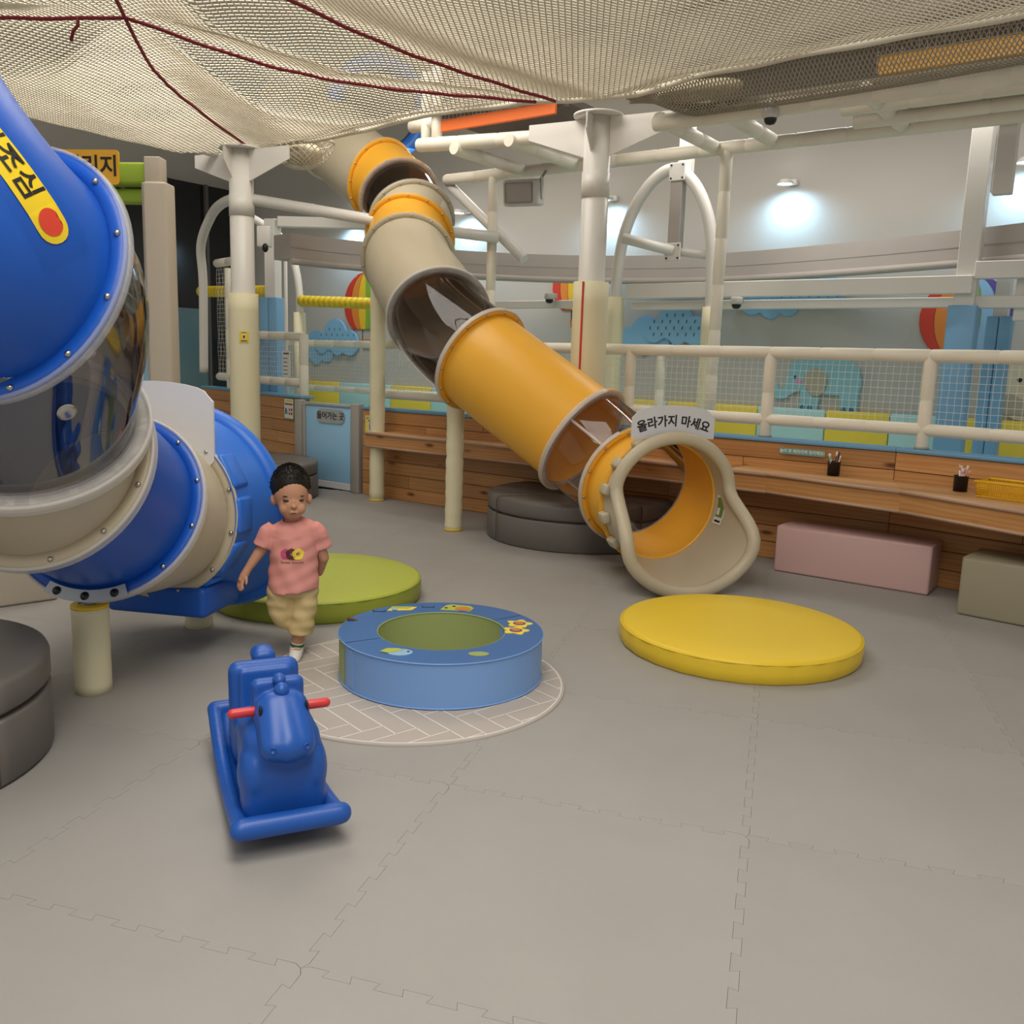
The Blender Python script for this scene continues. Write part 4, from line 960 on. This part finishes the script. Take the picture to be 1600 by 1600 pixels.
sheet('yellow_poster', V((-6.645, 6.690, .70)), (1, 0, 0), .185, .285, 'paper_y', 'yellow safety poster on the planks right of the gate', [(0, .025, .10, .10, 'paper'), (-.01, .03, .045, .08, 'r_bl'), (.015, .02, .03, .06, 'ink')]+[(0, -.055-.022*k, .15, .008, 'ink') for k in range(4)]+[(-.06+.045*k, .115, .036, .024, 'sign_grey') for k in range(4)]+[(0, .088, .09, .014, 'ink')])
fs_ = MB().lathe([(.10, .001), (.10, .003), (.0001, .003)], (-7.25, 6.35, 0), 30).build('floor_sticker', 'pink_st'); tag(fs_, 'pink round floor sticker in front of the gate', 'sticker')
MB().lathe([(.085, .0032), (.085, .0036), (.06, .0036), (.06, .0032)], (-7.25, 6.35, 0), 30).build('sticker_ring', 'paper', fs_)

# ------------------------------------------------------------------ columns that carry the net
def column(x, y, r, zt, pad_r, zp, lab, stripe=False):
    t = thing('column', (x, y, 0), lab, 'column', 'white steel columns under the net')
    MB().cyl((x, y, 0), (x, y, zt), r, n=32).build('shaft', 'white_metal', t)
    MB().sweep([(x, y, .004+zp*k/12) for k in range(13)], [pad_r*(1+.004*(k % 2)) for k in range(13)], 32).build('pad', 'post_pad', t)
    MB().lathe([(r*.8, zt), (.20, zt), (.20, zt+.018), (r*.8, zt+.018)], (x, y, 0), 32).build('cap_plate', 'white_metal', t)
    for a in (0, 90, 180, 270):       # gusset plates
        A = radians(a+8); d = V((cos(A), sin(A), 0))
        mt = plane_mtx(V((x, y, zt-.005)), d, (0, 0, 1)); L_ = .62 if a in (0, 180) else .22
        MB().prism([(r*.8, 0), (L_, 0), (L_, -.12), (r*.8, -.30)], .012, mt).build('gusset', 'white_metal', t)
    MB().lathe([(r, zt-.62), (r+.006, zt-.62), (r+.006, zt-.42), (r, zt-.42)], (x, y, 0), 32).build('sleeve', 'white_metal', t)
    if stripe:
        d = V((-x, -y, 0)).normalized(); s2 = V((-d.y, d.x, 0)); p = V((x, y, 0))+(d*.93-s2*-.0).normalized()*(pad_r+.003)-s2*-.0
        MB().rbox(V((x, y, zp*.72))+(d*cos(.45)-s2*sin(.45))*(pad_r+.001), (.016, .016, zp*.56), .003, 1).build('red_cord', 'red', t)
    return t
column(-3.93, 6.47, .108, 3.38, .145, 2.10, 'white column in a cream pad with a red cord, right of the yellow slide', True)
column(-7.55, 5.80, .115, 3.38, .145, 2.02, 'white column in a cream pad with a yellow sticker, left of the gate')
cst = sheet('column_sticker', V((-7.55, 5.80, 1.60))+V((.79, -.61, 0))*.149, (.61, .79, 0), .085, .10, 'sticker_y', 'small yellow warning sticker on the cream column pad', [(0, .005, .03, .045, 'paper'), (0, .0, .018, .03, 'ink'), (0, -.038, .06, .009, 'ink'), (0, .04, .04, .006, 'ink')], cat='sticker')
# ------------------------------------------------------------------ rope net overhead
NZ = 3.42
nt_ = thing('rope_net', (-4.5, 4.5, NZ), 'big cream rope net stretched overhead between the columns', 'net')
PL = [(-8.25, 6.02), (-7.6, 5.98), (-6.4, 6.02), (-5.2, 5.86), (-4.3, 5.98), (-3.5, 6.22), (-2.8, 6.02), (-1.9, 5.96), (-.9, 5.94), (.5, 5.93)]
def y_edge(x):
    for k in range(len(PL)-1):
        if PL[k][0] <= x <= PL[k+1][0]:
            t = (x-PL[k][0])/(PL[k+1][0]-PL[k][0]); return PL[k][1]+(PL[k+1][1]-PL[k][1])*t
    return 5.95
ropes = [[(-5.34, 3.28), (-6.35, 4.22), (-7.5, 5.85)], [(-5.34, 3.28), (-5.2, 4.70), (-4.2, 5.98)], [(-4.1, 2.6), (-4.27, 3.66), (-4.28, 4.70), (-4.05, 6.02)], [(-5.34, 3.28), (-6.05, 2.88), (-6.9, 2.4)], [(-5.34, 3.28), (-4.9, 2.9), (-4.4, 2.4)]]
def seg_d(x, y, a, b):
    dx, dy = b[0]-a[0], b[1]-a[1]; t = max(0, min(1, ((x-a[0])*dx+(y-a[1])*dy)/(dx*dx+dy*dy))); return math.hypot(x-a[0]-dx*t, y-a[1]-dy*t)
def z_net(x, y):
    ye = y_edge(x); d = max(0, ye-y)
    rd = min([1.]+[seg_d(x, y, a, b) for r_ in ropes for a, b in zip(r_, r_[1:])])
    return NZ+.01-.15*sst(min(rd, d*1.3, max(0, x+8.3)*1.3)/.75)+.006*sin(x*9+y*4)*sin(y*7)
def net_strands(mb, x0, x1, y0, cell, r, fz, fye):
    W_ = (x1-x0); step = cell*1.5
    for sgn in (1, -1):
        c = x0-8
        while c < x1+8:
            P = []; y = y0
            pts = []
            k = 0
            while True:
                y = y0+k*.075; x = c+sgn*(y-y0)*.62; k += 1
                if y > 6.4: break
                if x0+(y-2.4)*.125 <= x <= x1 and y <= fye(x): pts.append((x, y, fz(x, y)+.004*sgn))
                elif len(pts) > 1: break
            if len(pts) > 1: mb.sweep(pts, r, 4, caps=False)
            c += cell
mb = MB(); net_strands(mb, -8.25, .5, 2.3, .040, .0050, z_net, y_edge)
o = mb.build('mesh_strands', 'net', nt_); o['kind'] = 'stuff'
def zrope(path, r): return MB().sweep([(x, y, z_net(x, y)) for x, y in path], r, 10)
zrope([(x, y_edge(x)) for x in [-8.25+.1*k for k in range(88)]], .026).build('edge_rope', 'net', nt_)
P, R = rail_path((-8.30, 2.4, NZ-.02), (-7.85, 5.95, NZ-.04), .045, .16); MB().sweep(P, R, 14).build('edge_tube', 'pipe', nt_)
def lrope(pts, n=12):
    out = []
    for k in range(len(pts)-1):
        for i in range(n): out.append((pts[k][0]+(pts[k+1][0]-pts[k][0])*i/n, pts[k][1]+(pts[k+1][1]-pts[k][1])*i/n))
    out.append(pts[-1]); return [(x, y, z_net(x, y)-.018) for x, y in out]
for rp_ in ropes: MB().sweep(lrope([(p.x, p.y) for p in catmull([(q[0], q[1], 0) for q in rp_], 5)], 3), .012, 8).build('red_rope', 'rope_red', nt_)
MB().sweep([(-5.60, 3.13, 3.415), (-5.60, 3.13, 3.37), (-5.64, 3.12, 3.34), (-5.67, 3.12, 3.29)], .010, 6).build('rope_tail', 'rope_red', nt_)
# net tunnel slung behind the net edge on the right
tn = thing('net_tunnel', (-1.8, 6.15, 3.2), 'taupe net tunnel hanging behind the overhead net on the right', 'net')
mb = MB(); nU, nV = 150, 12
def tun(u, v):
    x = -3.55+4.15*u; kk = sst(u/.14); ya = y_edge(x)+.02; yb_ = ya+.06+(6.36-ya)*kk; s_ = sin(pi*v)*kk
    return (x, ya+(yb_-ya)*v, NZ-.01-.15*s_*(.75+.25*sin(u*5))-.08*v*kk)
for sg_ in (1, -1):
    for k in range(-20, nU+20):
        pts = []
        for i in range(nV+1):
            u = (k+sg_*i*.9)/nU
            if 0 <= u <= 1: pts.append(tun(u, i/nV))
        if len(pts) > 1: mb.sweep(pts, .0042, 4, caps=False)
o = mb.build('mesh_strands', 'net_dark', tn); o['kind'] = 'stuff'
MB().sweep([tun(k/40, 1) for k in range(41)], .022, 8).build('edge_rope', 'net_dark', tn)
# bag of netting hung beside the left column
hn = thing('net_hammock', (-7.05, 6.12, 3.1), 'small cream net bag hanging by the top of the yellow slide', 'net')
mb = MB()
def bag(u, v): a = 2*pi*u; rr = .36*sin(pi*(.5+.5*v))+.01; return (-7.05+1.0*rr*cos(a), 6.15+.55*rr*sin(a), 3.44-.22*sin(pi*.5*v))
for k in range(26):
    for sg_ in (1, -1): mb.sweep([bag(k/26+sg_*.22*i/8, i/8) for i in range(9)], .004, 4, caps=False)
o = mb.build('mesh_strands', 'net', hn); o['kind'] = 'stuff'
MB().sweep([bag(k/30, .0) for k in range(30)], .012, 8, closed=True).build('rim_rope', 'net', hn)
MB().ell((-7.07, 6.16, 3.36), (.25, .14, .10)).build('liner', 'cream', hn)
MB().ell((-2.98, 6.27, 3.40), (.34, .10, .07)).build('liner', 'cream', tn)
# ------------------------------------------------------------------ padded pipes of the upper deck
up_ = thing('deck_pipework', (-3.0, 6.8, 3.2), 'white padded pipe grid under the upper deck', 'pipes')
ZP = 3.27
rail('pipe', (-5.80, 6.42, 3.36), (-4.5, 6.50, 3.30), .06, 'pipe', up_); rail('pipe', (-3.4, 6.42, 3.26), (.6, 6.42, 3.24), .06, 'pipe', up_)
rail('pipe', (-6.35, 7.45, 3.28), (.6, 7.45, 3.26), .055, 'pipe', up_)
rail('pipe', (-2.1, 6.75, 3.27), (.6, 6.75, 3.27), .05, 'pipe', up_); rail('pipe', (-2.1, 7.05, 3.25), (.6, 7.05, 3.25), .05, 'pipe', up_)
for x in (-5.35, -4.75, -3.35, -2.85, -1.85, -.6): rail('cross_pipe', (x, 6.38, 3.28), (x, 7.45, 3.28), .055, 'pipe', up_)
rail('riser', (-3.25, 7.45, 3.3), (-3.25, 7.45, 1.0), .05, 'pipe', up_, .4)
rail('riser', (-5.72, 7.45, 3.3), (-5.72, 7.45, 1.0), .05, 'pipe', up_, .4)
MB().cyl((-6.35, 7.5, 3.25), (-5.35, 7.5, 2.45), .05, n=16).build('brace', 'white_metal', up_)
# orange and yellow netted guards on the upper deck
og = thing('deck_guard', (-5.4, 6.45, 3.45), 'orange edged netting guard on the upper deck left of the column', 'guard', 'upper deck guards')
MB().rbox((-4.95, 6.45, 3.50), (1.25, .03, .10), .006, 1).build('kick_band', 'orange', og)
MB().box((-4.95, 6.62, 3.80), (1.25, .03, .5)).build('backing', 'deck', og)
grid_net('netting', [(-5.55, 6.44, 3.55), (-4.35, 6.44, 3.55), (-4.35, 6.44, 4.0), (-5.55, 6.44, 4.0)], .045, .002, 'net', og)
rail('post', (-5.60, 6.44, 3.40), (-5.60, 6.44, 4.0), .05, 'pipe', og, .2); rail('post', (-5.78, 6.50, 3.42), (-5.78, 6.50, 4.0), .05, 'pipe', og, .2)
MB().sweep([(-5.98, 6.52, 3.56), (-5.6, 6.5, 3.56)], .055, 12).build('stub', 'pipe', og)
yg_ = thing('deck_guard', (-1.0, 6.42, 3.4), 'yellow edged guard band on the upper deck at the right', 'guard', 'upper deck guards')
MB().rbox((-.7, 6.46, 3.43), (2.2, .03, .12), .006, 1).build('kick_band', 'y_plastic', yg_)
grid_net('netting', [(-1.8, 6.42, 3.38), (.4, 6.42, 3.38), (.4, 6.42, 3.7), (-1.8, 6.42, 3.7)], .05, .002, 'net', yg_)
# blue funnel at the top of the yellow slide
bf = MB().lathe([(.50, .0), (.56, .05), (.60, .06), (.60, .10), (.54, .12), (.48, .10), (.42, .0), (.50, .0)], (-7.95, 8.10, 4.33), 40, axis=(.70, -.70, -.1)).build('slide_entry', 'b_light'); tag(bf, 'blue moulded entry collar beside the top of the yellow slide', 'slide entry')
# ------------------------------------------------------------------ arch and frames on the play deck
ar = thing('arch_frame', (-4.2, 8.3, .4), 'white tubular arch on cream padded legs behind the railing', 'arch')
ap = catmull([(-4.72, 8.3, .4), (-4.73, 8.3, 1.4), (-4.74, 8.3, 2.25), (-4.66, 8.3, 2.80), (-4.45, 8.3, 3.18), (-4.18, 8.3, 3.34), (-3.93, 8.3, 3.18), (-3.75, 8.3, 2.80), (-3.69, 8.3, 2.25), (-3.67, 8.3, 1.4), (-3.66, 8.3, .4)], 8)
MB().sweep(ap, .058, 20).build('arch_tube', 'white_metal', ar)
for x, zt in ((-4.73, 2.13), (-3.675, 2.02)): MB().sweep([(x, 8.3, .4+(zt-.4)*k/8) for k in range(9)], .085, 24).build('leg_pad', 'post_pad', ar)
MB().rbox((-4.10, 8.30, 2.93), (.125, .10, .72), .006, 1).build('back_post', 'band', ar)
MB().rbox((-4.06, 8.36, 3.55), (.13, .10, .60), .006, 1).build('hanger_post', 'white_metal', ar)
for z in (2.55, 3.30): MB().rbox((-4.09, 8.235, z), (.17, .014, .17), .006, 1).build('plate', 'white_metal', ar)
pl = [((-4.09+dx, 8.225, z+dz), (radians(90), 0, 0)) for z in (2.55, 3.30) for dx in (-.06, .06) for dz in (-.06, .06)]
NUT = MB().lathe([(.0001, .008), (.009, .007), (.010, 0)], n=10).mesh('bolt'); NUT.materials.append(M['black']); copies(NUT, 'bolt', ar, pl)
MB().cyl((-4.55, 8.05, 2.68), (-4.09, 8.25, 2.56), .05, n=18).build('cross_tube', 'white_metal', ar); MB().cyl((-4.09, 8.28, 2.56), (-3.66, 8.32, 2.50), .04, n=16).build('cross_tube', 'white_metal', ar)
# a second padded post with arch on the left, and yellow bars
def bar(name, a, b, r, m, lab, cat, grp=None, seam=.10):
    P, R = rail_path(a, b, r, seam); o = MB().sweep(P, R, 18).build(name, m); tag(o, lab, cat, grp); return o
bar('padded_bar', (-9.93, 8.6, 2.18), (-8.39, 8.6, 2.12), .075, 'yellow_bar', 'yellow ribbed padded bar above the gate', 'bar', 'yellow padded bars')
bar('padded_bar', (-11.3, 7.95, 2.28), (-9.14, 7.44, 2.20), .075, 'yellow_bar', 'yellow ribbed padded bar behind the left column', 'bar', 'yellow padded bars')
al_ = thing('arch_frame', (-9.95, 8.6, .4), 'slim white arch with an olive padded leg left of the slide', 'arch')
MB().sweep(catmull([(-9.95, 8.6, .4), (-9.96, 8.6, 1.6), (-9.97, 8.6, 2.3), (-10.04, 8.55, 2.75), (-10.2, 8.45, 3.05), (-10.6, 8.3, 3.3)], 8), .055, 16).build('arch_tube', 'white_metal', al_)
MB().cyl((-9.95, 8.6, .4), (-9.96, 8.6, 2.02), .085, n=24).build('leg_pad', 'post_pad', al_)
al2 = thing('arch_frame', (-9.3, 6.6, 2.2), 'white bent tube curving from the left column over the railing', 'arch')
MB().sweep(catmull([(-9.15, 6.45, 1.2), (-9.12, 6.45, 2.2), (-9.0, 6.35, 2.62), (-8.6, 6.2, 2.88), (-8.1, 5.98, 2.95), (-7.6, 5.82, 2.95)], 8), .05, 16).build('bent_tube', 'white_metal', al2)
MB().sweep([(-7.5, 5.85, 2.93), (-6.2, 6.9, 2.72), (-5.6, 7.4, 2.66)], .055, 16).build('straight_tube', 'white_metal', al2)
# white square frame with blue padding (left)
def pad_column(x, y, s_, z0_, z1_, zt, lab, rz=0, white=.6, one=0):
    t = thing('padded_column', (x, y, z0_), lab, 'column', 'square white posts with blue padding')
    MB().rbox((x, y, (z0_+zt)/2), (s_*white, s_*white, zt-z0_), .006, 1, rz).build('post', 'white_metal', t)
    R = Matrix.Rotation(rz, 3, 'Z')
    if one: MB().rbox((x, y, (z0_+z1_)/2), (s_, s_, z1_-z0_), .012, 2, rz).build('pad', 'blue_pad', t)
    for sx in (() if one else (-1, 1)): MB().rbox(V((x, y, (z0_+z1_)/2))+R@V((sx*(s_/4+.001), 0, 0)), (s_/2-.002, s_, z1_-z0_), .012, 2, rz).build('pad', 'blue_pad', t)
    return t
pad_column(-9.05, 7.40, .25, .4, 2.12, 3.05, 'white square post with blue padding behind the notice left of the gate', .3)
bm_ = MB().rbox((-8.35, 7.85, 3.02), (1.5, .12, .12), .006, 1, .6).build('frame_beam', 'white_metal'); tag(bm_, 'white square beam running from the blue padded post to the slide', 'beam')
pad_column(-1.46, 8.40, .22, .4, 2.02, 3.55, 'tall white post with wide blue padding at the far right', -.0, .72, 1)
pad_column(-1.30, 9.25, .20, .4, 1.98, 2.75, 'narrow split blue padded post furthest right', -.0)
fr = thing('beam_frame', (-2.8, 8.3, 2.0), 'pair of long white beams between the arch and the blue post', 'beam')
MB().rbox((-3.0, 8.30, 2.185), (3.2, .08, .145), .006, 1).build('beam', 'white_metal', fr); MB().rbox((-3.0, 8.42, 2.05), (3.2, .08, .085), .006, 1).build('beam', 'white_metal', fr)
MB().rbox((-6.0, 8.42, 2.075), (2.6, .07, .085), .006, 1).build('beam', 'white_metal', fr)
f2 = thing('beam_frame', (-1.0, 8.6, 2.0), 'white square frame of beams at the right edge', 'beam')
MB().rbox((-.65, 8.35, 2.30), (1.5, .09, .14), .006, 1).build('beam', 'white_metal', f2); MB().rbox((-.65, 8.42, 2.05), (1.5, .08, .10), .006, 1).build('beam', 'white_metal', f2)
MB().rbox((-1.46, 8.85, 3.35), (.14, 1.05, .14), .006, 1, rot=Euler((radians(-24), 0, 0))).build('raking_beam', 'white_metal', f2); MB().rbox((-1.15, 7.55, 3.2), (.13, .10, .9), .006, 1).build('hanger_post', 'white_metal', f2)
MB().rbox((-1.05, 8.455, 2.2), (.10, .07, .6), .006, 1).build('stud', 'white_metal', f2)
# far railing round the play deck
r3 = railing('safety_railing', (-5.0, 8.75, .4), 'farther white padded railing with netting across the play deck')
rail('top_rail', (-4.4, 8.75, 1.60), (-1.7, 8.75, 1.60), .05, 'pipe', r3)
for a, b in ((-11.0, -8.6), (-8.6, -6.2), (-6.2, -4.4)):
    rail('top_rail', (a, 8.75, 1.60), (b, 8.75, 1.60), .05, 'pipe', r3); rail('post', (b, 8.75, .4), (b, 8.75, 1.6), .05, 'pipe', r3); rail('bottom_rail', (a, 8.75, .98), (b, 8.75, .98), .045, 'pipe', r3)
    grid_net('netting', [(a, 8.75, 1.0), (b, 8.75, 1.0), (b, 8.75, 1.58), (a, 8.75, 1.58)], .055, .0016, 'net_thin', r3)
# ------------------------------------------------------------------ wall decorations on the back wall
YW = YB-.001
def relief(name, pts, th, m, parent, x, z, y=None, smooth=False):
    mt = plane_mtx((x, YW if y is None else y, z), (1, 0, 0), (0, 0, 1)); return MB().prism(pts, th, mt).build(name, m, parent, bev=.006)
def blobpts(cs, n=90):
    """outline of a union of discs, star shaped about their mean"""
    cx_ = sum(c[0] for c in cs)/len(cs); cy_ = sum(c[1] for c in cs)/len(cs); out = []
    for k in range(n):
        a = 2*pi*k/n; d = V((cos(a), sin(a))); best = .01
        for x, y, r in cs:
            q = V((x-cx_, y-cy_)); b = q.dot(d); D = b*b-q.dot(q)+r*r
            if D > 0: best = max(best, b+sqrt(D))
        out.append((cx_+d.x*best, cy_+d.y*best))
    return out
el = thing('elephant_decor', (-3.1, YW, 1.3), 'pale blue elephant relief on the back wall', 'wall decor')
body_ = [(-.20, -.27), (-.20, -.06), (-.28, -.10), (-.38, -.17), (-.47, -.17), (-.50, -.08), (-.47, .02), (-.44, -.06), (-.38, -.05), (-.36, .06), (-.33, .20), (-.25, .28), (-.1, .30), (.1, .29), (.28, .28), (.40, .20), (.44, .06), (.42, -.10), (.42, -.27), (.24, -.27), (.22, -.10), (.02, -.10), (.0, -.27)]
relief('body', body_, .04, 'ele', el, -3.06, 1.29)
relief('ear', blobpts([(0, 0, .13), (.02, -.08, .09)]), .02, 'ele_ear', el, -3.10, 1.34, YW-.04)
relief('eye', circ(.018), .006, 'ink', el, -3.33, 1.37, YW-.04); relief('cheek', circ(.024, ex=1.4), .005, 'pink_st', el, -3.28, 1.32, YW-.04)
for x in (-.16, -.08, .28, .36): relief('toe', circ(.03, ex=.9), .006, 'cloud_spot', el, -3.06+x, 1.04, YW-.04)
cm = thing('lamb_decor', (-1.15, YW, 1.35), 'cream animal relief on the back wall at the right edge', 'wall decor')
relief('body', blobpts([(0, 0, .33), (.3, -.05, .35), (-.1, -.15, .2)]), .04, 'cream', cm, -1.0, 1.38); relief('eye', circ(.022), .006, 'ink', cm, -1.16, 1.42, YW-.04); relief('muzzle', blobpts([(0, 0, .10), (.1, -.02, .08)]), .02, 'ele_ear', cm, -1.22, 1.18, YW-.04)
def cloud_(x, z, k, lab, drops):
    t = thing('cloud_decor', (x, YW, z), lab, 'wall decor', 'cloud reliefs')
    relief('cloud_back', blobpts([(0, 0, .20*k), (-.22*k, -.08*k, .15*k), (.2*k, -.1*k, .14*k), (.0, -.14*k, .13*k)]), .03, 'cloud', t, x-.26*k, z-.05*k)
    relief('cloud_front', blobpts([(0, .05*k, .22*k), (-.25*k, -.06*k, .14*k), (.27*k, -.05*k, .17*k), (.05*k, -.10*k, .12*k)]), .04, 'cloud', t, x+.14*k, z+.03*k, YW-.02)
    for i in range(-3, 4):
        for j in range(-1, 3):
            if abs(i*.11+.05*j) < .42 and (j < 2 or abs(i) < 2): relief('rain_drop', [(-.008, -.022), (.004, -.022), (.012, .022), (0, .022)], .004, 'cloud_spot', t, x+.14*k+(i*.105+(j % 2)*.05)*k, z+(.01+j*.075)*k, YW-.06)
cloud_(-4.95, 1.88, 1.0, 'blue rain cloud relief on the back wall behind the arch', 1); cloud_(-10.75, 1.66, 1.15, 'blue rain cloud relief above the gate', 1); cloud_(-3.42, 2.30, .95, 'blue rain cloud relief half hidden above the long beams', 1)
def balloon(x, z, k, lab):
    t = thing('balloon_decor', (x, YW, z), lab, 'wall decor', 'hot air balloon reliefs'); cols = ['r_red', 'r_or', 'r_ye', 'r_gr', 'r_bl', 'r_pu']
    def bx_(f, v): # f -1..1 across, v 0..1 top to bottom
        a = v*pi*.80; w_ = sin(a)*(1 if v < .6 else 1)*.42; return (f*max(w_, .09 if v > .9 else 0)*k, (.42*cos(a))*k)
    for i in range(6):
        f0, f1 = -1+i/3, -1+(i+1)/3; pts = [bx_(f0, v/12) for v in range(13)]+[bx_(f1, v/12) for v in reversed(range(13))]
        ded = []
        for p in pts:
            if not ded or (V(p)-V(ded[-1])).length > 1e-4: ded.append(p)
        relief('gore', ded, .03, cols[i], t, x, z)
    relief('basket', [(-.07*k, -.60*k), (.07*k, -.60*k), (.085*k, -.48*k), (-.085*k, -.48*k)], .03, 'amber', t, x, z)
    for s_ in (-1, 1): relief('line', [(s_*.08*k-.006, -.34*k), (s_*.08*k+.006, -.34*k), (s_*.075*k+.006, -.49*k), (s_*.075*k-.006, -.49*k)], .01, 'brown', t, x, z)
balloon(-9.95, 2.22, 1.1, 'striped hot air balloon relief left of the yellow slide'); balloon(-6.22, 2.40, .85, 'striped hot air balloon relief mostly hidden by the cream column'); balloon(-1.70, 2.0, 1.0, 'striped hot air balloon relief beside the blue padded post')
# ------------------------------------------------------------------ wall lights
def wall_light(x, z, lab):
    t = thing('wall_light', (x, YW, z), lab, 'wall light', 'cool white wall lights')
    MB().rbox((x, YW-.03, z+.05), (.10, .06, .06), .008, 1).build('bracket', 'white_metal', t); MB().cyl((x, YW-.05, z+.05), (x, YW-.26, z+.03), .012, n=8).build('arm', 'white_metal', t)
    MB().lathe([(.05, .05), (.09, .0), (.085, .0), (.045, .045)], (x, YW-.26, z-.01), 20).build('shade', 'white_metal', t); MB().lathe([(.0001, .012), (.07, .012), (.07, .004), (.0001, .004)], (x, YW-.26, z-.008), 20).build('lamp', 'lamp_on', t)
    l = bpy.data.lights.new('wall_light_beam', 'SPOT'); l.energy = 30; l.color = (.36, .70, 1.0); l.spot_size = radians(165); l.spot_blend = 1; l.shadow_soft_size = .04
    o = bpy.data.objects.new('wall_light_beam', l); COL.objects.link(o); o.parent = t; o.location = (0, -.20, -.06); o.rotation_euler = V((0, .35, -1)).to_track_quat('-Z', 'Y').to_euler()
for x, lab in ((-3.53, 'wall light shining above the elephant relief'), (-5.73, 'wall light partly hidden behind the white column'), (-7.98, 'wall light just right of the yellow slide bend'), (-10.2, 'wall light left of the yellow slide bend'), (-1.30, 'wall light at the right edge of the photo')): wall_light(x, 3.38, lab)
# ------------------------------------------------------------------ cameras, speaker, far left sign and post
def dome(x, y, z, lab, side=True):
    t = thing('dome_camera', (x, y, z), lab, 'security camera', 'dome security cameras')
    MB().lathe([(.0001, .055), (.052, .055), (.056, .045), (.056, .0), (.046, -.012), (.0001, -.012)], (x, y, z), 24).build('housing', 'speaker', t)
    MB().lathe([(.044, -.010), (.042, -.030), (.030, -.048), (.0001, -.056)], (x, y, z), 24).build('dome', 'black', t)
    if side: MB().rbox((x, y+.07, z+.03), (.06, .09, .05), .006, 1).build('bracket', 'speaker', t)
    else: MB().cyl((x, y, z+.05), (x, y, z+.12), .02).build('stem', 'speaker', t)
dome(-2.47, 6.36, 3.18, 'white dome camera hung under the net tunnel', False); dome(-5.55, 8.28, 2.13, 'white dome camera on the beam left of the white column'); dome(-3.38, 8.20, 2.05, 'white dome camera under the long beams')
sp = thing('speaker', (-5.2, 7.25, 2.95), 'white wall speaker hung under the deck pipes', 'speaker')
spm = Matrix.Rotation(radians(14), 3, 'Z')@Matrix.Rotation(radians(8), 3, 'X'); SPC = V((-5.20, 7.25, 3.03))
MB().rbox(SPC, (.36, .2, .24), .03, 3, rot=spm).build('cabinet', 'speaker', sp); MB().rbox(SPC+spm@V((-.01, -.10, 0)), (.28, .012, .19), .02, 2, rot=spm).build('grille', 'speaker_grille', sp)
MB().rbox(SPC+spm@V((.19, 0, .04)), (.015, .05, .20), .004, 2, rot=spm).build('bracket', 'speaker', sp); MB().cyl(SPC+V((.14, .05, .10)), SPC+V((.14, .18, .24)), .012, n=8).build('arm', 'jamb', sp)
bp_ = thing('junction_box', (-8.58, 7.15, .4), 'white control box on a slim pole right of the left column', 'box')
JB = V((-8.58, 6.90, 0))
MB().rbox(JB+V((0, 0, 2.76)), (.16, .09, .23), .012, 2, .6).build('case', 'white_metal', bp_); MB().cyl(JB+V((0, .30, 2.76)), JB+V((0, .30, .40)), .022, n=10).build('pole', 'white_metal', bp_); MB().ell(JB+V((.06, -.04, 2.63)), (.035, .035, .05)).build('plug', 'black', bp_)
lg = thing('beige_post', (-6.0, 3.9, 0), 'tall beige square post with a grey edge beside the blue slide', 'post')
MB().rbox((-6.0, 3.90, 1.31), (.17, .17, 2.62), .02, 2, .6).build('post', 'beige_post', lg); MB().rbox((-6.10, 3.94, 2.70), (.12, .12, .22), .01, 2, .6).build('cap', 'beige_post', lg); MB().rbox((-6.085, 3.84, 1.31), (.03, .05, 2.62), .006, 1, .6).build('edge_strip', 'jamb', lg)
gb = thing('challenge_sign', (-6.4, 3.75, 2.5), 'orange sign with Korean lettering on a lime green beam', 'sign')
gd = V((.87, .49, 0)); rzg = atan2(.49, .87)
MB().rbox((-6.50, 3.76, 2.70), (.84, .16, .15), .02, 2, rzg).build('beam', 'lime', gb); MB().rbox((-6.52, 3.84, 2.56), (.62, .12, .10), .02, 2, rzg).build('beam_lip', 'lime', gb)
mt = plane_mtx((-6.52, 3.665, 2.735), gd, (0, 0, 1))
bd = MB().prism(rrect(.50, .24, .03), .012, mt).build('board', 'sign_or', gb); text('lettering', '챌린지', .155, mt@Matrix.Translation((.03, 0, .0135)), 'ink', bd, bold=.003)
